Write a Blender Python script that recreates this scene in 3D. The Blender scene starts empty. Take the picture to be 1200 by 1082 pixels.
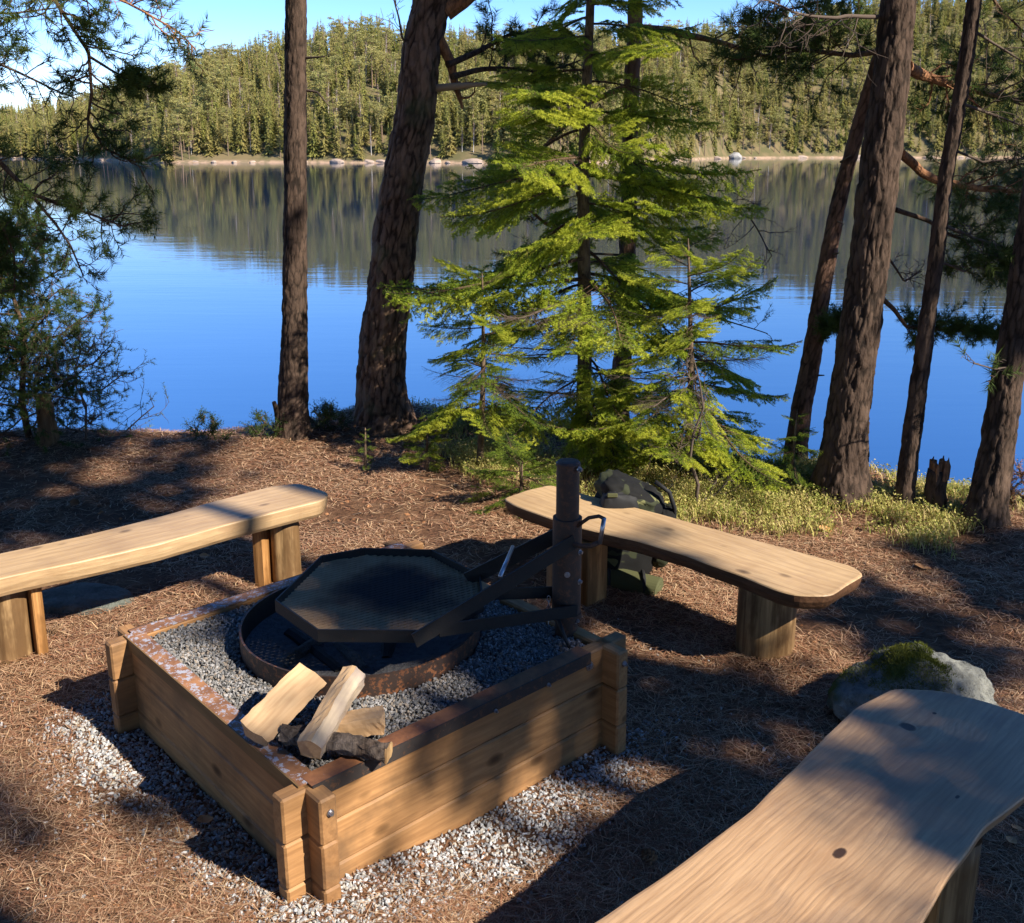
import bpy, math, random
import numpy as np
from mathutils import Vector, Matrix, Euler
rad = math.radians
random.seed(7)
RNG = np.random.default_rng(11)
scn = bpy.context.scene
COL = scn.collection

# ------------------------------------------------------------------ camera model
F, CY, HOR, H = 1200.0, 460.0, 172.0, 1.7
PIT = math.atan((CY - HOR) / F)

def ray(px, py):
    x = (px - 600) / F; y = (CY - py) / F
    return np.array([x, math.cos(PIT) + y * math.sin(PIT), -math.sin(PIT) + y * math.cos(PIT)])

def atz(px, py, z):
    d = ray(px, py); t = (z - H) / d[2]
    return d * t + np.array([0, 0, H])

def atY(px, py, Y):
    d = ray(px, py); t = Y / d[1]
    return d * t + np.array([0, 0, H])

cam = bpy.data.objects.new('camera', bpy.data.cameras.new('camera'))
COL.objects.link(cam)
cam.location = (0, 0, H)
cam.rotation_euler = (rad(90) - PIT, 0, 0)
cam.data.sensor_width = 36; cam.data.sensor_fit = 'HORIZONTAL'
cam.data.lens = 36 * F / 1200
cam.data.shift_y = -(541 - CY) / 1200
cam.data.clip_start = 0.05; cam.data.clip_end = 5000
scn.camera = cam

# ------------------------------------------------------------------ light
SUN = np.array([1.05, -0.70, 1.0]); SUN /= np.linalg.norm(SUN)
sd = bpy.data.lights.new('sun', 'SUN'); sd.energy = 4.2; sd.angle = rad(0.5); sd.color = (1.0, 0.92, 0.79)
so = bpy.data.objects.new('sun', sd); COL.objects.link(so)
so.rotation_euler = Vector(SUN).to_track_quat('Z', 'Y').to_euler()
so.location = (20, -8, 25)
W = bpy.data.worlds.new('World'); scn.world = W; W.use_nodes = True
wn = W.node_tree; wn.nodes.clear()
sky = wn.nodes.new('ShaderNodeTexSky'); sky.sky_type = 'NISHITA'; sky.sun_disc = False
sky.sun_elevation = math.asin(SUN[2]); sky.sun_rotation = math.atan2(SUN[0], SUN[1])
sky.ozone_density = 3.0; sky.air_density = 1.0; sky.dust_density = 0.0; sky.altitude = 1500
bg = wn.nodes.new('ShaderNodeBackground'); bg.inputs[1].default_value = 0.096
wo = wn.nodes.new('ShaderNodeOutputWorld')
hs = wn.nodes.new('ShaderNodeHueSaturation'); hs.inputs['Saturation'].default_value = 1.26; hs.inputs['Value'].default_value = 1.0
tn = wn.nodes.new('ShaderNodeMix'); tn.data_type = 'RGBA'; tn.blend_type = 'MULTIPLY'; tn.inputs[0].default_value = 1; tn.inputs[7].default_value = (.93, .91, 1.12, 1)
wn.links.new(sky.outputs[0], hs.inputs['Color']); wn.links.new(hs.outputs[0], tn.inputs[6]); wn.links.new(tn.outputs[2], bg.inputs[0]); wn.links.new(bg.outputs[0], wo.inputs[0])
scn.view_settings.view_transform = 'Standard'; scn.view_settings.look = 'None'
scn.view_settings.exposure = 1.36; scn.view_settings.gamma = 1
scn.render.engine = 'CYCLES'
scn.cycles.max_bounces = 6; scn.cycles.diffuse_bounces = 3; scn.cycles.glossy_bounces = 3
scn.cycles.transmission_bounces = 3; scn.cycles.transparent_max_bounces = 4
scn.cycles.use_denoising = True
scn.cycles.caustics_reflective = False; scn.cycles.caustics_refractive = False
scn.cycles.sample_clamp_indirect = 4

# ------------------------------------------------------------------ numpy noise
def _h(i, j, k, s=0):
    with np.errstate(over='ignore'):
        n = (i.astype(np.int64) * 374761393 + j.astype(np.int64) * 668265263 + k.astype(np.int64) * 2147483647 + s * 974634777) & 0xffffffff
        n = ((n ^ (n >> 13)) * 1274126177) & 0xffffffff
        n = (n ^ (n >> 16)) & 0xffffffff
        n = (n * 2246822519) & 0xffffffff
        n = n ^ (n >> 15)
    return n.astype(np.float64) / 4294967295.0

def vnoise(p, s=0):
    p = np.asarray(p, float); f = np.floor(p); t = p - f; t = t * t * (3 - 2 * t)
    i, j, k = f[..., 0], f[..., 1], f[..., 2]; r = 0
    for a in (0, 1):
        for b in (0, 1):
            for c in (0, 1):
                w = (t[..., 0] if a else 1 - t[..., 0]) * (t[..., 1] if b else 1 - t[..., 1]) * (t[..., 2] if c else 1 - t[..., 2])
                r = r + w * _h(i + a, j + b, k + c, s)
    return r * 2 - 1

def fbm(p, o=4, s=0):
    r = 0; a = 1; q = np.asarray(p, float)
    for n in range(o):
        r = r + a * vnoise(q, s + n); q = q * 2.03 + 5.1; a *= .5
    return r / 1.9

def cells(p, s=0):
    f = np.floor(p); F1 = np.full(p.shape[:-1], 9.0); F2 = F1.copy(); ID = np.zeros(p.shape[:-1])
    for a in (-1, 0, 1):
        for b in (-1, 0, 1):
            for c in (-1, 0, 1):
                g = f + np.array([a, b, c])
                q = np.stack([g[..., n] + _h(g[..., 0], g[..., 1], g[..., 2], s + n) for n in range(3)], -1)
                d = np.linalg.norm(q - p, axis=-1); idn = _h(g[..., 0], g[..., 1], g[..., 2], s + 9)
                m = d < F1
                F2 = np.where(m, F1, np.minimum(F2, d)); ID = np.where(m, idn, ID); F1 = np.where(m, d, F1)
    return F1, F2, ID

def sstep(a, b, x):
    t = np.clip((x - a) / (b - a), 0, 1); return t * t * (3 - 2 * t)

def nrm(v):
    v = np.asarray(v, float); return v / np.maximum(np.linalg.norm(v, axis=-1, keepdims=True), 1e-9)

# ------------------------------------------------------------------ mesh builder
class MB:
    def __init__(s): s.V = []; s.F = []; s.n = 0; s.A = []
    def add(s, V, faces, mat=0, attr=None):
        V = np.asarray(V, float).reshape(-1, 3)
        for f in (faces if isinstance(faces, list) else [faces]):
            f = np.asarray(f, np.int64)
            if f.size: s.F.append((f + s.n, mat))
        s.V.append(V); s.A.append(np.zeros(len(V)) if attr is None else np.asarray(attr, float)); s.n += len(V)
    def ngon(s, idx_pts, mat=0):
        V = np.asarray(idx_pts, float); s.add(V, np.arange(len(V))[None, :], mat)
    def box(s, lo, hi, mat=0, M=None, bev=0):
        lo = np.minimum(lo, hi).astype(float); hi = np.maximum(np.asarray(lo), np.asarray(hi)).astype(float)
        if bev:
            x = [lo[0], lo[0] + bev, hi[0] - bev, hi[0]]; y = [lo[1], lo[1] + bev, hi[1] - bev, hi[1]]; z = [lo[2], lo[2] + bev, hi[2] - bev, hi[2]]
            V = []; ix = {}
            for i in range(4):
                for j in range(4):
                    for k in range(4):
                        e = (i in (0, 3)) + (j in (0, 3)) + (k in (0, 3))
                        if e == 1: ix[i, j, k] = len(V); V.append((x[i], y[j], z[k]))
            q = []
            for a in (0, 3):
                q.append([ix[a, 1, 1], ix[a, 2, 1], ix[a, 2, 2], ix[a, 1, 2]][::1 if a else -1])
                q.append([ix[1, a, 1], ix[2, a, 1], ix[2, a, 2], ix[1, a, 2]][::-1 if a else 1])
                q.append([ix[1, 1, a], ix[2, 1, a], ix[2, 2, a], ix[1, 2, a]][::1 if a else -1])
            for a in (0, 3):
                for b in (0, 3):
                    aa = 1 if a == 0 else 2; bb = 1 if b == 0 else 2
                    q.append([ix[a, bb, 1], ix[a, bb, 2], ix[aa, b, 2], ix[aa, b, 1]])
                    q.append([ix[a, 1, bb], ix[a, 2, bb], ix[aa, 2, b], ix[aa, 1, b]])
                    q.append([ix[1, a, bb], ix[2, a, bb], ix[2, aa, b], ix[1, aa, b]])
            t = []
            for a in (0, 3):
                for b in (0, 3):
                    for c in (0, 3):
                        aa, bb, cc = [1 if v == 0 else 2 for v in (a, b, c)]
                        t.append([ix[a, bb, cc], ix[aa, b, cc], ix[aa, bb, c]])
            V = np.array(V); fs = [np.array(q), np.array(t)]
        else:
            V = np.array([(x, y, z) for x in (lo[0], hi[0]) for y in (lo[1], hi[1]) for z in (lo[2], hi[2])])
            fs = [np.array([[0, 1, 3, 2], [4, 6, 7, 5], [0, 4, 5, 1], [2, 3, 7, 6], [0, 2, 6, 4], [1, 5, 7, 3]])]
        if M is not None: V = V @ np.array(M.to_3x3()).T + np.array(M.translation)
        s.add(V, fs, mat)
    def tube(s, P, R, seg=8, mat=0, cap=True, attr=None):
        P = np.asarray(P, float); n = len(P); R = np.broadcast_to(np.asarray(R, float), (n,))
        T = nrm(np.gradient(P, axis=0))
        up = np.array([0, 0, 1.0]) if abs(T[0][2]) < .9 else np.array([1.0, 0, 0])
        a0 = nrm(np.cross(T[0], up)); A = [a0]
        for i in range(1, n):
            a = A[-1] - T[i] * (A[-1] @ T[i]); A.append(nrm(a))
        A = np.array(A); B = np.cross(T, A)
        th = np.linspace(0, 2 * math.pi, seg, endpoint=False)
        V = P[:, None] + R[:, None, None] * (np.cos(th)[None, :, None] * A[:, None] + np.sin(th)[None, :, None] * B[:, None])
        i = np.arange(n - 1)[:, None] * seg; j = np.arange(seg)[None]; j2 = (j + 1) % seg
        q = np.stack([i + j, i + j2, i + seg + j2, i + seg + j], -1).reshape(-1, 4)
        fs = [q]
        if cap: fs += [np.arange(seg)[::-1][None], (np.arange(seg) + (n - 1) * seg)[None]]
        s.add(V.reshape(-1, 3), fs, mat, None if attr is None else np.full(n * seg, attr))
    def build(s, name, mats, parent=None, smooth=False, attr=None):
        me = bpy.data.meshes.new(name)
        V = np.concatenate(s.V); me.vertices.add(len(V)); me.vertices.foreach_set('co', V.astype(np.float32).ravel())
        tot = np.concatenate([np.full(len(f), f.shape[1]) for f, m in s.F]); mi = np.concatenate([np.full(len(f), m) for f, m in s.F])
        li = np.concatenate([f.ravel() for f, m in s.F])
        me.loops.add(len(li)); me.loops.foreach_set('vertex_index', li.astype(np.int32))
        me.polygons.add(len(tot))
        st = np.concatenate([[0], np.cumsum(tot)[:-1]])
        me.polygons.foreach_set('loop_start', st.astype(np.int32)); me.polygons.foreach_set('loop_total', tot.astype(np.int32))
        me.polygons.foreach_set('material_index', mi.astype(np.int32))
        me.polygons.foreach_set('use_smooth', np.full(len(tot), smooth))
        for m in (mats if isinstance(mats, (list, tuple)) else [mats]): me.materials.append(m)
        me.update(calc_edges=True); me.validate()
        if attr:
            at = me.attributes.new(attr, 'FLOAT', 'POINT'); at.data.foreach_set('value', np.concatenate(s.A).astype(np.float32))
        o = bpy.data.objects.new(name, me); COL.objects.link(o)
        if parent: o.parent = parent
        return o

def fixn(o):
    import bmesh
    b = bmesh.new(); b.from_mesh(o.data); bmesh.ops.recalc_face_normals(b, faces=b.faces); b.to_mesh(o.data); b.free(); return o

def tag(o, label=None, cat=None, group=None, kind=None):
    if label: o['label'] = label
    if cat: o['category'] = cat
    if group: o['group'] = group
    if kind: o['kind'] = kind
    return o

def empty(name, loc, rz=0, **k):
    o = bpy.data.objects.new(name, None); COL.objects.link(o); o.location = loc; o.rotation_euler = (0, 0, rz)
    o.empty_display_size = .1
    return tag(o, **k)

def under(child, root):
    """parent a mesh built in world coordinates to its thing"""
    bpy.context.view_layer.update()
    child.parent = root
    M = Matrix.Translation(root.location) @ root.rotation_euler.to_matrix().to_4x4()
    child.matrix_parent_inverse = M.inverted()
    return child

# ------------------------------------------------------------------ materials
class NT:
    def __init__(s, name):
        s.m = bpy.data.materials.new(name); s.m.use_nodes = True; s.t = s.m.node_tree; s.t.nodes.clear()
        s.out = s.t.nodes.new('ShaderNodeOutputMaterial'); s.p = s.n('ShaderNodeBsdfPrincipled'); s.t.links.new(s.p.outputs[0], s.out.inputs[0])
        s._c = None
    def n(s, t, **k):
        x = s.t.nodes.new(t)
        for a, b in k.items():
            if hasattr(x, a) and not a[0].isupper(): setattr(x, a, b)
        return x
    def l(s, a, b): s.t.links.new(a, b)
    def co(s, scale=(1, 1, 1), rot=(0, 0, 0), kind='Object'):
        if s._c is None: s._c = s.n('ShaderNodeTexCoord')
        m = s.n('ShaderNodeMapping'); m.inputs['Scale'].default_value = scale; m.inputs['Rotation'].default_value = rot
        s.l(s._c.outputs[kind], m.inputs[0]); return m.outputs[0]
    def noise(s, vec, scale, det=4, rough=.55, dist=0, out=0):
        x = s.n('ShaderNodeTexNoise'); x.inputs['Scale'].default_value = scale; x.inputs['Detail'].default_value = det
        x.inputs['Roughness'].default_value = rough; x.inputs['Distortion'].default_value = dist; s.l(vec, x.inputs['Vector']); return x.outputs[out]
    def vor(s, vec, scale, feature='F1', out='Distance'):
        x = s.n('ShaderNodeTexVoronoi'); x.feature = feature; x.inputs['Scale'].default_value = scale; s.l(vec, x.inputs['Vector']); return x.outputs[out]
    def ramp(s, fac, stops):
        x = s.n('ShaderNodeValToRGB'); e = x.color_ramp.elements
        while len(e) < len(stops): e.new(.5)
        for q, (p, c) in zip(e, stops):
            q.position = p; q.color = (c, c, c, 1) if isinstance(c, (int, float)) else (*c, 1)
        s.l(fac, x.inputs[0]); return x.outputs[0]
    def mix(s, f, a, b, mode='MIX'):
        x = s.n('ShaderNodeMix'); x.data_type = 'RGBA'; x.blend_type = mode
        for v, k in ((f, 0), (a, 6), (b, 7)):
            if isinstance(v, (int, float)): x.inputs[k].default_value = v if k == 0 else (v, v, v, 1)
            elif isinstance(v, tuple): x.inputs[k].default_value = (*v, 1)
            else: s.l(v, x.inputs[k])
        return x.outputs[2]
    def math(s, op, a, b=0):
        x = s.n('ShaderNodeMath'); x.operation = op
        for i, v in enumerate((a, b)):
            if isinstance(v, (int, float)): x.inputs[i].default_value = v
            else: s.l(v, x.inputs[i])
        return x.outputs[0]
    def attr(s, name, out='Fac'):
        x = s.n('ShaderNodeAttribute'); x.attribute_name = name; return x.outputs[out]
    def bump(s, h, strength=.5, dist=.01):
        b = s.n('ShaderNodeBump'); b.inputs['Strength'].default_value = strength; b.inputs['Distance'].default_value = dist
        s.l(h, b.inputs['Height']); s.l(b.outputs[0], s.p.inputs['Normal']); return b
    def base(s, c, rough=.8, spec=.3, metal=0):
        if isinstance(c, tuple): s.p.inputs['Base Color'].default_value = (*c, 1)
        else: s.l(c, s.p.inputs['Base Color'])
        if isinstance(rough, (int, float)): s.p.inputs['Roughness'].default_value = rough
        else: s.l(rough, s.p.inputs['Roughness'])
        s.p.inputs['Specular IOR Level'].default_value = spec; s.p.inputs['Metallic'].default_value = metal
        return s
    def translucent(s, col, fac):
        tr = s.n('ShaderNodeBsdfTranslucent'); mx = s.n('ShaderNodeMixShader'); mx.inputs[0].default_value = fac
        if isinstance(col, tuple): tr.inputs[0].default_value = (*col, 1)
        else: s.l(col, tr.inputs[0])
        s.l(s.p.outputs[0], mx.inputs[1]); s.l(tr.outputs[0], mx.inputs[2]); s.l(mx.outputs[0], s.out.inputs[0])

def wood_mat(name, axis, c_dark, c_mid, c_light, rot=0, knots=1.0, grain=1.0, rough=.6, spec=.25, stain=None, kn=()):
    """grain runs along local X (axis 0) or Z (axis 2)"""
    t = NT(name)
    st = (0.06, 1, 1) if axis == 0 else (1, 1, 0.06)
    v = t.co(st, (0, 0, rot) if axis == 0 else (0, 0, 0))
    v0 = t.co((1, 1, 1))
    warp = t.noise(v0, 3.5, 2, .5, 0, 1)
    vv = t.n('ShaderNodeVectorMath'); vv.operation = 'MULTIPLY_ADD'
    t.l(warp, vv.inputs[0]); vv.inputs[1].default_value = (.05, .05, .05); t.l(v, vv.inputs[2])
    w = t.n('ShaderNodeTexWave'); w.wave_type = 'BANDS'; w.bands_direction = 'Y' if kn else 'DIAGONAL'
    w.inputs['Scale'].default_value = (24 if kn else 16) * grain; w.inputs['Distortion'].default_value = 9 if kn else 6; w.inputs['Detail'].default_value = 3; w.inputs['Detail Scale'].default_value = .9; w.inputs['Detail Roughness'].default_value = .55
    cur = vv.outputs[0]; kmask = None
    for (kx, ky, rx, ry) in kn:
        mp = t.co((1, 1, 1)); sp = t.n('ShaderNodeSeparateXYZ'); t.l(mp, sp.inputs[0])
        dx = t.math('DIVIDE', t.math('SUBTRACT', sp.outputs[0], kx), rx); dy = t.math('DIVIDE', t.math('SUBTRACT', sp.outputs[1], ky), ry)
        d2 = t.math('ADD', t.math('MULTIPLY', dx, dx), t.math('MULTIPLY', dy, dy)); e = t.math('DIVIDE', 1.0, t.math('ADD', 1.0, t.math('MULTIPLY', d2, .12)))
        off = t.math('MULTIPLY', t.math('MULTIPLY', t.math('SUBTRACT', sp.outputs[1], ky), e), -.9); cb = t.n('ShaderNodeCombineXYZ'); t.l(off, cb.inputs[1]); va = t.n('ShaderNodeVectorMath'); t.l(cur, va.inputs[0]); t.l(cb.outputs[0], va.inputs[1]); cur = va.outputs[0]
        k1 = t.ramp(t.math('ADD', d2, t.math('MULTIPLY', t.math('SUBTRACT', t.noise(v0, 60, 2), .5), .9)), [(.55, 1.0), (.95, .35), (1.0, 0.0)]); kmask = k1 if kmask is None else t.math('MAXIMUM', kmask, k1)
    t.l(cur, w.inputs['Vector'])
    late = t.ramp(w.outputs['Fac'], [(.0, 0), (.55, .15), (.9, 1)])
    fine = t.noise(v, 120, 3, .6)
    big = t.noise(v0, 2.5, 3, .5)
    c = t.mix(t.noise(v, 30, 2), c_mid, c_light)
    c = t.mix(t.math('MULTIPLY', late, .17 if kn else .22), c, c_dark)
    c = t.mix(t.ramp(fine, [(.35, 0.0), (.75, .55)]), c, c_dark)
    c = t.mix(t.ramp(big, [(.42, 0.0), (.68, .5)]), c, c_dark)
    if axis == 2:
        c = t.mix(t.ramp(t.noise(v, 24, 4, .7), [(.42, 0), (.58, .85)]), c, tuple(x * .75 for x in c_dark)); c = t.mix(t.ramp(t.noise(t.co((1, 1, .3)), 11, 4, .7), [(.48, 0), (.6, .7)]), c, tuple(x * .6 for x in c_dark))
    kv = t.co((5, 9, 9) if axis == 0 else (9, 9, 5), (0, 0, rot) if axis == 0 else (0, 0, 0))
    k = t.vor(kv, 1.0)
    kd = t.ramp(k, [(.05, 1.0), (.12, .55), (.17, 0.0)])
    kd = t.math('MULTIPLY', kd, knots)
    c = t.mix(kd, c, tuple(x * .35 for x in c_dark))
    if kmask is not None: c = t.mix(kmask, c, tuple(x * .22 for x in c_dark))
    if stain:
        c = t.mix(t.ramp(t.noise(v0, 6, 4, .6), [(.5, 0.0), (.7, stain[0])]), c, stain[1])
    t.base(c, rough, spec)
    hh = t.math('ADD', t.math('MULTIPLY', late, -.5), fine)
    t.bump(hh, .35, .0015)
    return t.m

MAT = {}
MAT['timber'] = wood_mat('impregnated_timber', 0, (.15, .068, .026), (.36, .185, .075), (.47, .26, .11), knots=.9, rough=.6, stain=(.7, (.11, .065, .035)))
MAT['timber_end'] = wood_mat('impregnated_timber_end', 2, (.22, .10, .03), (.46, .23, .08), (.58, .31, .12), knots=.3, rough=.55)
MAT['seat'] = wood_mat('bench_wood', 0, (.23, .135, .065), (.46, .30, .155), (.58, .41, .23), knots=.9, rough=.5, spec=.35, stain=(.3, (.22, .13, .08)))
MAT['seat_old'] = lambda kn: wood_mat('bench_wood_weathered', 0, (.20, .105, .05), (.42, .255, .135), (.56, .37, .21), knots=.0, kn=kn, rough=.45, spec=.4, stain=(.45, (.17, .12, .09)))
MAT['log'] = wood_mat('log_wood', 2, (.15, .08, .032), (.40, .25, .115), (.56, .38, .19), knots=.5, stain=(.6, (.13, .07, .03)))
MAT['split'] = wood_mat('split_birch', 0, (.36, .20, .09), (.55, .36, .19), (.64, .44, .26), knots=.0, grain=1.5)

def bark_mat(name, crack, plate, plate2, top=None, z0=3, z1=6, moss=0.0, cr=True):
    t = NT(name)
    v = t.co((1, 1, .35)); a = t.attr('v')
    n1 = t.noise(v, 22, 5, .65); n2 = t.noise(t.co(), 5, 3)
    c = t.mix(t.ramp(n1, [(.35, 0), (.7, 1)]), plate, plate2)
    if cr: c = t.mix(t.math('MULTIPLY', t.ramp(a, [(.02, 1), (.24, 0)]), .9), c, crack)
    else: c = t.mix(t.ramp(t.noise(v, 60, 4, .7), [(.45, 0), (.6, .8)]), c, crack)
    c = t.mix(t.ramp(t.noise(v, 9, 4, .6), [(.5, 0), (.75, .5)]), c, tuple(min(1, x * 1.5) for x in plate2))
    if top:
        s = t.n('ShaderNodeSeparateXYZ'); t.l(t.n('ShaderNodeNewGeometry').outputs['Position'], s.inputs[0])
        mr = t.n('ShaderNodeMapRange'); mr.inputs[1].default_value = z0; mr.inputs[2].default_value = z1; t.l(s.outputs[2], mr.inputs[0])
        c = t.mix(t.math('MULTIPLY', mr.outputs[0], t.ramp(n1, [(.2, .6), (.6, 1)])), c, top)
    if moss: c = t.mix(t.ramp(n2, [(.55, 0), (.7, moss)]), c, (.10, .13, .06))
    t.base(c, .9, .15)
    t.bump(t.math('ADD', n1, t.noise(v, 70, 3)), .8, .008)
    return t.m

MAT['bark'] = bark_mat('pine_bark', (.022, .014, .010), (.085, .052, .036), (.24, .15, .10), (.36, .19, .10), 2.6, 5.0, .35)  # colours lowered a little to carry shade from trees out of view
MAT['bark_shaded'] = bark_mat('pine_bark_shaded', (.017, .012, .009), (.052, .034, .025), (.10, .066, .047), (.24, .13, .07), 2.8, 6)  # darkened most: shade on these trunks is put into the bark colour
MAT['bark_red'] = bark_mat('pine_bark_reddish', (.03, .018, .012), (.10, .058, .042), (.18, .10, .068), (.34, .17, .085), 1.6, 3.5)  # toned down likewise in place of tree shade
MAT['bark_spruce'] = bark_mat('spruce_bark', (.05, .035, .025), (.13, .09, .06), (.20, .14, .09), cr=False)
MAT['limb'] = bark_mat('pine_limb_bark', (.035, .022, .015), (.08, .05, .035), (.13, .08, .05), cr=False)
MAT['limb_orange'] = bark_mat('pine_limb_orange', (.10, .05, .03), (.26, .12, .06), (.38, .19, .09), cr=False)
MAT['twig'] = NT('dead_twig').base((.10, .075, .06), .9, .1).m
MAT['twig_pale'] = NT('pale_twig').base((.33, .25, .17), .9, .1).m

def leaf_mat(name, a, b, tr=.3, scale=2.5, rnd=False):
    t = NT(name)
    n = t.noise(t.co(kind='Object'), scale, 3)
    c = t.mix(t.ramp(n, [(.38, 0), (.62, 1)]), a, b)
    if rnd:
        oi = t.n('ShaderNodeObjectInfo')
        c = t.mix(t.ramp(oi.outputs['Random'], [(0, 0), (1, .75)]), c, rnd)
    t.base(c, .65, .12)
    t.translucent(c, tr)
    return t.m
MAT['spruce'] = leaf_mat('spruce_needles', (.13, .20, .028), (.29, .36, .045), .45, 3)
MAT['spruce_tip'] = leaf_mat('spruce_tip_needles', (.30, .38, .035), (.54, .56, .07), .5, 4)
MAT['spruce_dark'] = leaf_mat('spruce_needles_dark', (.03, .06, .015), (.075, .11, .025), .25, 3)
MAT['pine'] = leaf_mat('pine_needles', (.045, .075, .018), (.10, .135, .03), .25, 3)
MAT['pine_l'] = leaf_mat('pine_needles_light', (.10, .14, .05), (.17, .21, .07), .3, 3)
MAT['far_spruce'] = leaf_mat('far_spruce', (.20, .22, .055), (.36, .36, .09), .35, .25, (.44, .35, .13))
MAT['far_pine'] = leaf_mat('far_pine', (.27, .25, .085), (.44, .37, .13), .35, .25, (.27, .27, .09))
MAT['far_trunk'] = NT('far_trunk').base((.22, .15, .10), .9, .1).m
MAT['birch'] = NT('birch_bark').base((.55, .50, .44), .8, .1).m
MAT['birch_twig'] = NT('birch_twigs').base((.24, .16, .12), .9, .1).m

def rust_mat(name, paint, amt, dark=(.09, .04, .02), lite=(.36, .14, .04)):
    t = NT(name); v = t.co()
    n = t.noise(v, 14, 5, .65); m = t.noise(v, 58, 6, .75)
    c = t.mix(t.ramp(n, [(.35, 0), (.65, 1)]), dark, lite)
    f = t.ramp(m, [(.5 - amt * .1, 0), (.53 - amt * .1, 1)])
    c = t.mix(f, c, paint)
    t.base(c, .6, .4); t.bump(m, .5, .002); return t.m
MAT['trim'] = rust_mat('rusty_flaking_trim', (.36, .36, .42), -.3, (.17, .075, .035), (.36, .17, .075))
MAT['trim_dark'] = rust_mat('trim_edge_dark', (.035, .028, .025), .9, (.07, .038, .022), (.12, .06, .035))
MAT['trim_brown'] = rust_mat('brown_rusty_trim', (.30, .28, .30), -1.6, (.13, .055, .03), (.33, .14, .06))
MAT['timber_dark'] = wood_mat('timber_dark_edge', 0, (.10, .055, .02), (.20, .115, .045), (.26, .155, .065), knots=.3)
MAT['ring'] = rust_mat('rusty_fire_ring', (.04, .024, .018), .6, (.09, .036, .018), (.24, .095, .04))
MAT['ring_in'] = NT('sooty_steel').base((.012, .011, .011), .7, .3).m
MAT['pole'] = rust_mat('brown_rust_pipe', (.05, .03, .022), .6, (.06, .03, .018), (.13, .055, .03))
MAT['iron'] = rust_mat('black_iron', (.012, .011, .011), 1.2, (.02, .014, .012), (.045, .022, .015))
def steel():
    t = NT('worn_steel'); t.base((.42, .42, .45), .35, .5, .9); return t.m
MAT['steel'] = steel()
def grate_m(c0, r0):
    t = NT('grate_heat_tint'); n = t.noise(t.co(), 6, 2)
    vd = t.n('ShaderNodeVectorMath'); vd.operation = 'DISTANCE'; t.l(t.co(), vd.inputs[0]); vd.inputs[1].default_value = tuple(c0)
    f = t.math('ADD', t.math('DIVIDE', vd.outputs['Value'], r0), t.math('MULTIPLY', t.math('SUBTRACT', n, .5), 1.1))
    c = t.ramp(f, [(.22, (.040, .025, .022)), (.46, (.15, .08, .045)), (.66, (.30, .18, .095)), (.95, (.40, .27, .15))])
    t.base(c, .5, .25, 0); return t.m

# ------------------------------------------------------------------ terrain
CX = np.array([-60, -8, -4, -3, -2, -1.3, -.8, 0, .8, 1.5, 1.9, 2.4, 3, 6, 60.]); CYY = np.array([6.3, 6.2, 6.15, 6.1, 6.05, 6.2, 6.55, 6.5, 6.1, 5.45, 5.05, 4.95, 4.8, 4.6, 4.6])
def ground(x, y):
    x = np.asarray(x, float); y = np.asarray(y, float)
    p = np.stack([x, y, 0 * x], -1)
    near = np.exp(-((x - .2) ** 2 + (y - 2.6) ** 2) / 14)
    z = .035 * fbm(p * .9, 3, 3) * 1.3 + .012 * fbm(p * 5, 3, 5)
    z = z + (1 - near) * .10 * fbm(p * .25, 3, 8) * np.clip((np.hypot(x, y - 3) - 4) / 6, 0, 1)
    c = np.interp(x, CX, CYY) + .12 * fbm(p * 1.4, 2, 21)
    d = y - c
    z = z + .05 * np.exp(-(d + .25) ** 2 / .12) * (x < 0)
    z = z - np.where(d > -.25, .55 * (d + .25) ** 2 / (np.abs(d + .25) + .35) * 1.1, 0)
    for (mx, my, hh, ss) in ((1.72, 4.98, .10, .25), (-.83, 6.35, .08, .3), (2.27, 4.6, .05, .2), (-.40, 2.0, .03, .3)):
        z = z + hh * np.exp(-((x - mx) ** 2 + (y - my) ** 2) / ss ** 2 / 1.5)
    z = np.maximum(z, -7 + .3 * fbm(p * .1, 2, 1))
    return z
def gz(x, y): return float(ground(np.array([x]), np.array([y]))[0])
def atg(px, py):
    z = 0
    for i in range(12):
        p = atz(px, py, z); z = .5 * z + .5 * gz(p[0], p[1])
    return np.array([p[0], p[1], gz(p[0], p[1])])

def graded(a, b, lo, hi, fine, grow=1.18):
    v = list(np.arange(lo, hi + 1e-6, fine)); s = fine
    while v[-1] < b: s *= grow; v.append(v[-1] + s)
    s = fine
    while v[0] > a: s *= grow; v.insert(0, v[0] - s)
    return np.array(v)
def grid_mesh(X, Y, fz):
    gx, gy = np.meshgrid(X, Y); z = fz(gx, gy); V = np.stack([gx, gy, z], -1).reshape(-1, 3)
    nx, ny = len(X), len(Y); i = np.arange(ny - 1)[:, None] * nx; j = np.arange(nx - 1)[None]
    q = np.stack([i + j, i + j + 1, i + nx + j + 1, i + nx + j], -1).reshape(-1, 4); return V, q
t = NT('needle_litter_ground'); v = t.co()
n1 = t.noise(v, 1.6, 4); n2 = t.noise(v, 38, 5, .7); n3 = t.noise(v, 9, 4, .6)
c = t.mix(t.ramp(n2, [(.3, 0), (.7, 1)]), (.05, .026, .016), (.19, .10, .055))
c = t.mix(t.ramp(n1, [(.4, 0), (.62, .7)]), c, (.11, .058, .036))
c = t.mix(t.ramp(n3, [(.5, 0), (.72, .6)]), c, (.28, .165, .095))
t.base(c, .95, .1); t.bump(t.math('ADD', n2, n3), 1.0, .02); MAT['ground'] = t.m
m = MB(); V, q = grid_mesh(graded(-90, 90, -3.6, 3.6, .045), graded(-40, 30, .9, 7.2, .045), ground); m.add(V, q)
tag(m.build('ground', MAT['ground'], smooth=True), 'brown forest ground covered with dry pine needles', kind='structure')

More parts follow.
